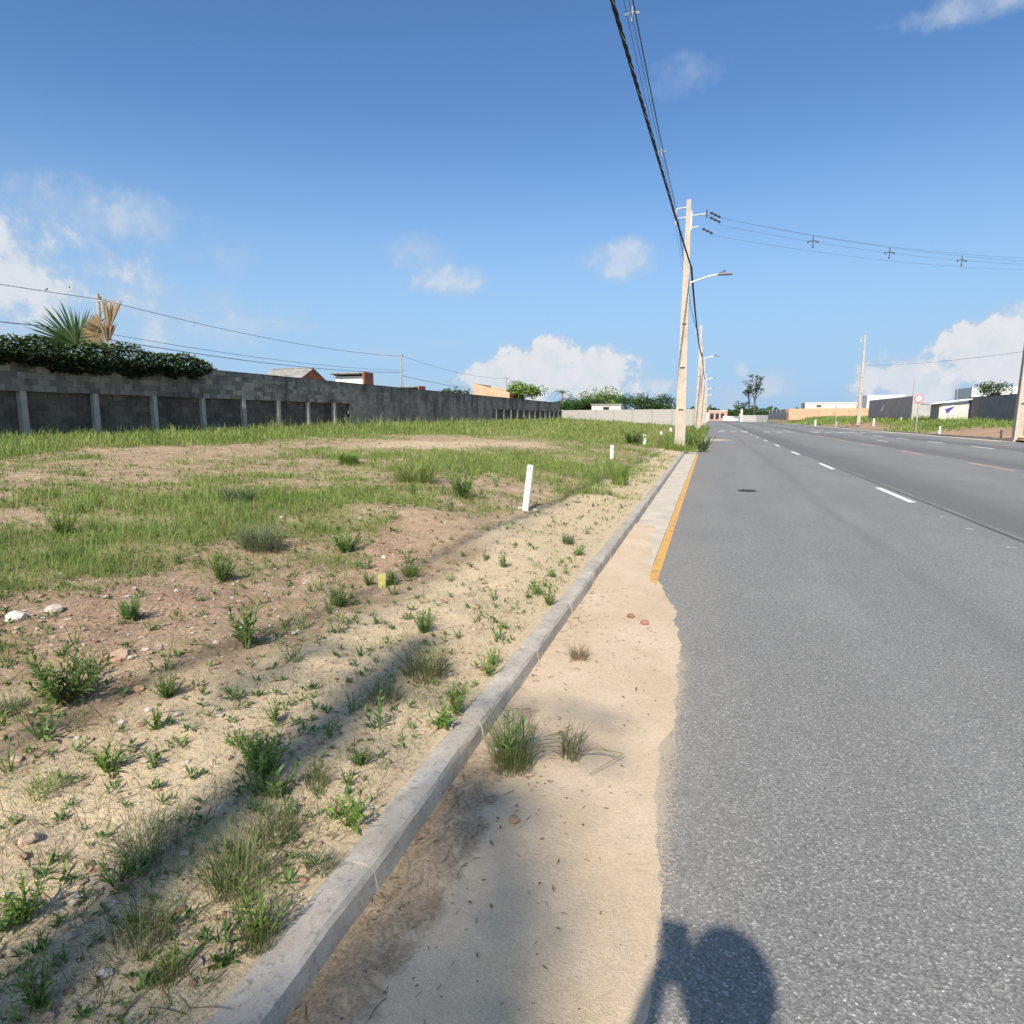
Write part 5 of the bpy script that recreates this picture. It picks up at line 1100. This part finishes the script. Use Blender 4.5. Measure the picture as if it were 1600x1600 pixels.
for a in [
    ('bush', 100, 1098, 165, 95, M_HERB, 'large bushy green weed on the red soil near the left edge'),
    ('herb', 385, 1012, 75, 95, M_HERB, 'tall wispy weed right of the large bushy one'),
    ('bush', 530, 948, 62, 40, M_HERB, 'rounded green weed left of the yellow stake, lower down'),
    ('bush', 662, 988, 50, 38, M_HERB, 'compact bright weed just above the soft shadow stripe'),
    ('bush', 205, 968, 62, 46, M_HERB, 'feathery weed above and right of the large bushy one'),
    ('bush', 640, 902, 34, 26, M_BRIGHT, 'small bright green weed right of the yellow stake'),
    ('bush', 612, 915, 36, 32, M_HERB, 'dark leafy weed touching the yellow stake'),
    ('herb', 575, 915, 34, 26, M_HERB, 'small dull weed just left of the yellow stake'),
    ('bush', 412, 1208, 120, 72, M_BRIGHT, 'spreading leafy weed above the dark grass by the shadow'),
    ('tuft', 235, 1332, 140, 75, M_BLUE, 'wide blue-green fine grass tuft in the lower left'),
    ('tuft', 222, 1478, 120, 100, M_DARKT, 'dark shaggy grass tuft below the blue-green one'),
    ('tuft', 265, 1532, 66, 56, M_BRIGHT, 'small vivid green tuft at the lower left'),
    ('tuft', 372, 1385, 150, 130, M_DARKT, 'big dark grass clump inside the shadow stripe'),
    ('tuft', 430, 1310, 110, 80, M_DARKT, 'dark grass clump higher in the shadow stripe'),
    ('mix', 425, 1500, 100, 118, M_BRIGHT, 'upright long-leaved weed rising from grass against the kerb'),
    ('herb', 40, 1440, 95, 90, M_BRIGHT, 'pale green leafy sprout at the left edge, low down'),
    ('herb', 60, 1580, 80, 100, M_HERB, 'dark leafy weed in the bottom left corner'),
    ('sprigs', 548, 1292, 85, 66, M_BRIGHT, 'bright leafy sprigs on the sand beside the kerb'),
    ('tuft', 520, 1372, 66, 44, M_BLUE, 'small grey-green tuft beside the kerb'),
    ('sprigs', 705, 1158, 66, 44, M_BRIGHT, 'bright low weed hugging the kerb near its cracked joint'),
    ('herb', 718, 1118, 40, 60, M_BRIGHT, 'upright bright weed just above the low one hugging the kerb'),
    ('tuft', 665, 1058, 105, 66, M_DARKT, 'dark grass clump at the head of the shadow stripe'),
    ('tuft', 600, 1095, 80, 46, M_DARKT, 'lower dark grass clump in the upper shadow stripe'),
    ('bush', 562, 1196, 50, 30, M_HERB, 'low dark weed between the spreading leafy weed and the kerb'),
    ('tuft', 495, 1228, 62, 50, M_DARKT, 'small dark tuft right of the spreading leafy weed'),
    ('sprigs', 170, 1208, 80, 52, M_BRIGHT, 'leafy sprigs with long leaves below the large bushy weed'),
    ('tuft', 70, 1240, 80, 52, M_GRASS, 'sparse pale tuft near the left edge below the large bushy weed'),
    ('bush', 262, 1090, 60, 46, M_HERB, 'dull green weed right beside the large bushy one'),
    ('tuft', 15, 1110, 60, 46, M_BLUE, 'grey-green tuft at the left edge beside the large bushy weed'),
    ('herb', 430, 1130, 44, 46, M_HERB, 'thin weed above the spreading leafy weed'),
    ('herb', 245, 1140, 40, 46, M_BRIGHT, 'small yellowish sprout below the large bushy weed'),
    ('sprigs', 805, 1090, 40, 40, M_BRIGHT, 'thin sprigs on the sand left of the kerb, mid-way up'),
    ('sprigs', 770, 1040, 34, 36, M_BRIGHT, 'small sprigs on the sand right of the shadow head'),
    ('herb', 868, 968, 30, 42, M_BRIGHT, 'slim weed by the kerb level with the pebbles on the gutter'),
    ('sprigs', 840, 930, 36, 28, M_BRIGHT, 'low sprigs by the kerb above the slim weed'),
    ('sprigs', 905, 868, 30, 22, M_BRIGHT, 'low sprigs close to the kerb below the white stake'),
    ('tuft', 888, 850, 26, 22, M_BLUE, 'small grey-green tuft on the sand below the white stake'),
    ('bush', 540, 862, 68, 42, M_HERB, 'branching weed on the crest of the gravel mound'),
    ('bush', 348, 908, 66, 52, M_HERB, 'dark branching weed below the lush grass belt'),
    ('tuft', 408, 858, 92, 52, M_BLUE, 'pale green tuft at the edge of the lush grass belt'),
    ('tuft', 375, 785, 60, 34, M_BLUE, 'bluish tuft in the middle of the grass belt'),
    ('bush', 100, 838, 66, 52, M_BRIGHT, 'bright bushy weed in the grass belt near the left edge'),
    ('tuft', 648, 752, 105, 46, M_GRASS, 'large clump of tall broad grass in mid field'),
    ('bush', 722, 778, 70, 50, M_HERB, 'dark green bush right of the large grass clump'),
    ('tuft', 545, 725, 40, 22, M_BRIGHT, 'small bright tuft at the edge of the bare pale patch'),
    ('tuft', 968, 758, 36, 44, M_GRASS, 'pale upright tuft between the white stakes and the kerb'),
    ('bush', 990, 694, 52, 26, M_HERB, 'dark bush left of the small white stake near the pole'),
    ('bush', 1090, 704, 60, 34, M_HERB, 'overgrown weed at the pole foot spilling over the kerb'),
    ('tuft', 640, 895, 30, 18, M_DRY, 'dry tuft on the orange gravel')]:
    plant(*a)
plant('mix', 800, 1196, 100, 105, M_HERB, 'tall grassy weed growing in the gutter against the kerb', 'weeds rooted in the gutter sand', 40, on=lambda px, py: at_z(px, py, .03))
plant('wiry', 890, 1182, 190, 70, M_DARKT, 'wiry sprawling grass plant in the middle of the gutter sand', 'weeds rooted in the gutter sand', 0, on=gz)
plant('tuft', 905, 1030, 40, 34, M_DRY, 'faint dry tuft in the gutter sand higher up', 'weeds rooted in the gutter sand', 0, on=gz)
plant('bush', 1098, 706, 46, 30, M_HERB, 'dark green weed leaning onto the asphalt at the pole foot', 'weeds rooted in the gutter sand', 0, on=lambda px, py: at_z(px, py, .01))

# ---- survey stakes
M_STAKE = simple('stake_paint', (.70, .68, .62), .7, .14, 14.0)
def stake(px, py, ptop, wpx, lab, lean=0.0, on=None, mat=M_STAKE, cap=True, group='white survey stakes'):
    p, t = field_hit(px, py) if on is None else (np.array(on), np.linalg.norm(np.array(on) - np.array([0, 0, CAM_H])))
    H = (py - ptop) * t / 1000. * (1 if on is None else .72) + .03; W = wpx * t / 1000.; r = empty('survey_stake', tuple(p), -.25, lab, 'stake', group)
    b = MB().box((0, 0, H / 2 - .04), (W, W * .5, H + .08)).build('board', mat, r); r.rotation_euler = (0, lean, -.2)
    return r, H, W
r, H, W = stake(821, 798, 729, 9.5, 'tall leaning white survey stake with pencilled lettering in mid field', .13)
mb = MB()
for k, (u, z, a, L) in enumerate(((-.1, .93, .3, .5), (.2, .92, -.6, .4), (-.15, .87, 1.4, .45), (.2, .86, .4, .3), (-.2, .80, 1.5, .4), (.1, .81, .2, .4), (-.25, .73, 1.3, .4), (.15, .72, 1.7, .5), (0, .66, .4, .35), (-.1, .60, -.3, .5), (.15, .595, .9, .3))):
    mb.box((u * W, -W * .25 - .002, z * H), (L * W, .002, .006), Matrix.Rotation(a, 3, 'Y'))
mb.build('lettering', M_WIRE, r)
MB().tube([(W * .45, 0, H * .9), (W * .6, 0, H * 1.02), (W * .85, .01, H * 1.12)], [.004, .003, .001], 5).build('reddish_twig', M_RUST, r)
stake(956, 718, 697, 5, 'small white stake between the leaning stake and the pole'); stake(1007, 696, 680, 5, 'white stake in front of a dark bush near the pole')
stake(1033, 681, 675, 3.5, 'tiny white stake peeping out of the grass left of the pole'); stake(1048, 676, 669, 3, 'tiny white stake just left of the nearest pole')
for (px, py, pt, Y, lab) in ((1469, 667, 654, 62, 'white stake on the dirt bank right of the speed sign'), (1365, 664, 650, 92, 'white stake before the dark hoarding, at its left end'), (1408, 658, 651, 88, 'short white stake before the right end of the dark hoarding'),
                         (1274, 661, 651, 125, 'white stake in the verge grass before the brick wall'), (1308, 660, 651, 110, 'white stake right of the short black post'), (1565, 671, 657, 50, 'grey stake beside the heavy pole on the right')):
    q = at_y(px, py, Y); q[2] = gable_z(q[0], Y); s_ = (py - pt); stake(px, py, pt, 2.2, lab, 0, q, M_STAKE if px < 1560 else M_CONCG, group='stakes along the right verge')
p, t = field_hit(597, 918); r = empty('yellow_stake', tuple(p), .55, 'short yellow painted stake on the gravel mound', 'stake')
MB().box((0, 0, .04), (.055, .022, .14)).build('board', M_YEL, r)

# ---- rocks
def rock(px, py, wpx, tint, lab, on=None, name='stone', grp='loose stones'):
    p, t = field_hit(px, py) if on is None else (at_z(px, py, on), 3.0)
    if on is not None: t = np.linalg.norm(p - np.array([0, 0, CAM_H]))
    R = wpx * t / 2000.; rr = random.Random(px); bm = bmesh.new(); bmesh.ops.create_icosphere(bm, subdivisions=2, radius=R)
    for v in bm.verts: v.co *= 1 + rr.uniform(-.16, .16); v.co.z *= .62
    me = bpy.data.meshes.new(name); bm.to_mesh(me); bm.free(); at = me.attributes.new('tint', 'FLOAT', 'POINT'); at.data.foreach_set('value', np.full(len(me.vertices), tint, np.float32) + np.random.default_rng(px).normal(0, .04, len(me.vertices)).astype(np.float32))
    o = obj(name, me, M_STONE, None, (p[0], p[1], p[2] + R * .3), rr.uniform(0, 6)); return tag(o, lab, 'stone', grp)
rock(836, 799, 11, .97, 'pale stone at the right foot of the leaning white stake'); rock(813, 795, 8, .95, 'pale stone at the left foot of the leaning white stake')
rock(25, 968, 30, 1.0, 'whitish rock on the red soil at the left edge'); rock(86, 956, 26, .85, 'grey rock right of the whitish one'); rock(190, 1030, 36, .55, 'brownish clod right of the large bushy weed')
rock(218, 1078, 18, .45, 'orange stone right of the large bushy weed'); rock(221, 1134, 14, .4, 'small orange stone below the orange one'); rock(25, 1190, 22, .7, 'tan stone at the left edge in lower half')
rock(45, 1315, 26, .65, 'tan stone at the left edge near the blue-green tuft'); rock(118, 1408, 24, .72, 'pale clod left of the dark shaggy tuft'); rock(312, 1078, 14, .42, 'small orange stone under the tall wispy weed')
rock(986, 964, 12, .15, 'dark pebble on the gutter sand', .02); rock(1007, 974, 13, .35, 'brown pebble on the gutter sand beside the dark one', .02); rock(803, 1282, 15, .33, 'rounded brick chip on the gutter sand', .03)
for (px, py, w_, t_, l_) in ((562, 812, 8, .8, 'pale pebble on the mound crest'), (440, 810, 9, .8, 'pale pebble in the grass belt'), (600, 872, 9, .85, 'pale pebble above the yellow stake')): rock(px, py, w_, t_, l_)
p = at_z(790, 1180, .04); r = empty('crumpled_packet', tuple(p), .4, 'crumpled orange and white packet at the foot of the gutter weed', 'litter')
mb = MB(); rr = random.Random(3)
V = [Vector((math.cos(a) * .035 * rr.uniform(.6, 1.1), math.sin(a) * .025 * rr.uniform(.6, 1.1), z + rr.uniform(-.006, .006))) for z in (0, .02, .038) for a in np.linspace(0, 5.5, 7)]
mb.add(V, [(i * 7 + k, i * 7 + (k + 1) % 7, (i + 1) * 7 + (k + 1) % 7, (i + 1) * 7 + k) for i in range(2) for k in range(7)] + [tuple(range(14, 21))]).build('wrapper', M_RUST, r)
MB().box((-.035, .0, .035), (.02, .016, .012), Matrix.Rotation(.6, 3, 'Y')).build('white_flap', M_WHITE, r)
# valve cover in the asphalt
mc = empty('valve_cover', (.79, 13.95, .004), label='small round dark iron cover set in the asphalt', cat='manhole cover')
puckv = lambda r_, z0, z1, n=28: MB().add([(r_ * math.cos(6.2832 * k / n), r_ * math.sin(6.2832 * k / n), z) for z in (z0, z1) for k in range(n)], [tuple(range(n, 2 * n))] + [(k, (k + 1) % n, n + (k + 1) % n, n + k) for k in range(n)])
puckv(.185, 0, .006).build('rim', M_IRON, mc); puckv(.155, .0, .010).build('lid', M_IRON, mc)
for i in range(3): MB().box((0, -.07 + .07 * i, .012), (.22, .02, .006)).build('rib', M_IRON, mc)

# ------------------------------------------------------------------ the photographer, seen only by the shadow
def person():
    ox, oy = .21, -.44
    root = empty('person', (ox, oy, 0), label='person in dark blue shirt holding up a phone, seen only as a shadow', cat='person'); root.scale = (1.0, 1.0, 1.05)
    J = {'pel': (0, 0, .93), 'wst': (0, 0, 1.08), 'chs': (0, .01, 1.28), 'shc': (0, .01, 1.40), 'nek': (0, .02, 1.47), 'hd0': (0, .05, 1.59), 'hd1': (0, .05, 1.71),
         'sL': (-.18, .01, 1.40), 'eL': (-.29, .16, 1.14), 'wL': (-.225, .36, 1.29), 'sR': (.18, .01, 1.40), 'eR': (.17, .2, 1.16), 'wR': (-.105, .36, 1.29),
         'hL': (-.1, 0, .9), 'kL': (-.11, .03, .5), 'aL': (-.12, -.02, .09), 'tL': (-.13, .14, .03), 'hR': (.1, 0, .9), 'kR': (.11, .03, .5), 'aR': (.12, -.02, .09), 'tR': (.13, .14, .03)}
    Rr = {'pel': .15, 'wst': .135, 'chs': .15, 'shc': .12, 'nek': .062, 'hd0': .092, 'hd1': .095, 's': .075, 'e': .05, 'w': .034, 'h': .1, 'k': .062, 'a': .045, 't': .04}
    ed = [('pel', 'wst'), ('wst', 'chs'), ('chs', 'shc'), ('shc', 'nek'), ('nek', 'hd0'), ('hd0', 'hd1')] + [('shc', 'sL'), ('sL', 'eL'), ('eL', 'wL'), ('shc', 'sR'), ('sR', 'eR'), ('eR', 'wR'), ('pel', 'hL'), ('hL', 'kL'), ('kL', 'aL'), ('aL', 'tL'), ('pel', 'hR'), ('hR', 'kR'), ('kR', 'aR'), ('aR', 'tR')]
    # two hands, five fingers each, closing on the phone
    for s_, wn in ((-1, 'wL'), (1, 'wR')):
        wv = Vector(J[wn]); pl_ = wv + Vector((.02 * -s_, .04, .05)); J['p' + wn] = tuple(pl_); Rr['p' + wn] = .03; ed.append((wn, 'p' + wn))
        for k, (L, du) in enumerate(((.06, -.02), (.07, -.005), (.068, .01), (.055, .024))):
            b = pl_ + Vector((-s_ * .005, du * .5, .02 + k * .008)); m_ = b + Vector((-s_ * .012, .012, L * .5)); t_ = m_ + Vector((-s_ * .022, -.005, L * .4))
            J[f'f{k}a' + wn] = tuple(m_); J[f'f{k}b' + wn] = tuple(t_); Rr[f'f{k}a' + wn] = .009; Rr[f'f{k}b' + wn] = .008; ed += [('p' + wn, f'f{k}a' + wn), (f'f{k}a' + wn, f'f{k}b' + wn)]
        J['th' + wn] = tuple(pl_ + Vector((-s_ * .03, -.03, .03))); Rr['th' + wn] = .0105; ed.append(('p' + wn, 'th' + wn))
    names = list(J); me = bpy.data.meshes.new('body'); me.from_pydata([J[k] for k in names], [(names.index(a), names.index(b)) for a, b in ed], [])
    o = obj('body', me, M_SHIRT, root); md = o.modifiers.new('skin', 'SKIN'); md.use_smooth_shade = True
    for k, sv in zip(names, me.skin_vertices[0].data):
        q = Rr.get(k, Rr.get(k[0], .03)); sv.radius = (q, q * (.72 if k in ('pel', 'wst', 'chs', 'shc') else 1)); sv.use_root = (k == 'pel')
    o.modifiers.new('sub', 'SUBSURF').levels = 1; o.modifiers['sub'].render_levels = 2
    hr = bmesh.new(); bmesh.ops.create_icosphere(hr, subdivisions=3, radius=.118)
    for v in hr.verts: v.co.z = v.co.z * 1.05; v.co.y *= 1.1
    bmesh.ops.delete(hr, geom=[v for v in hr.verts if v.co.z < -.02 and v.co.y > -.02], context='VERTS')
    hm = bpy.data.meshes.new('hair'); hr.to_mesh(hm); hr.free(); obj('hair', hm, M_BLACK, root, (0, .04, 1.68))
    nm = MB().leaf((0, .135, 1.64), (0, .5, -1), .04, .025).build('nose', M_SKIN, root)
    ph = empty('phone', (.065, -.028, 1.5), label='phone held upright by the photographer, out of the picture', cat='phone')
    MB().box((-.02, 0, -.01), (.085, .009, .19)).build('casing', M_BLACK, ph); MB().box((-.02, -.0062, -.03), (.074, .002, .155)).build('screen', M_GLASS, ph)
person()
# roadside tree behind the camera that dapples the gutter
tree('roadside_tree', (-.12, -12.2, 0), 13.0, .5, 'slim roadside tree behind the photographer dappling the gutter sand', M_CROWN, n=950, leaf=.22, limbs=9, clump=.5, base=.7, seed=77, trunk_r=.07)
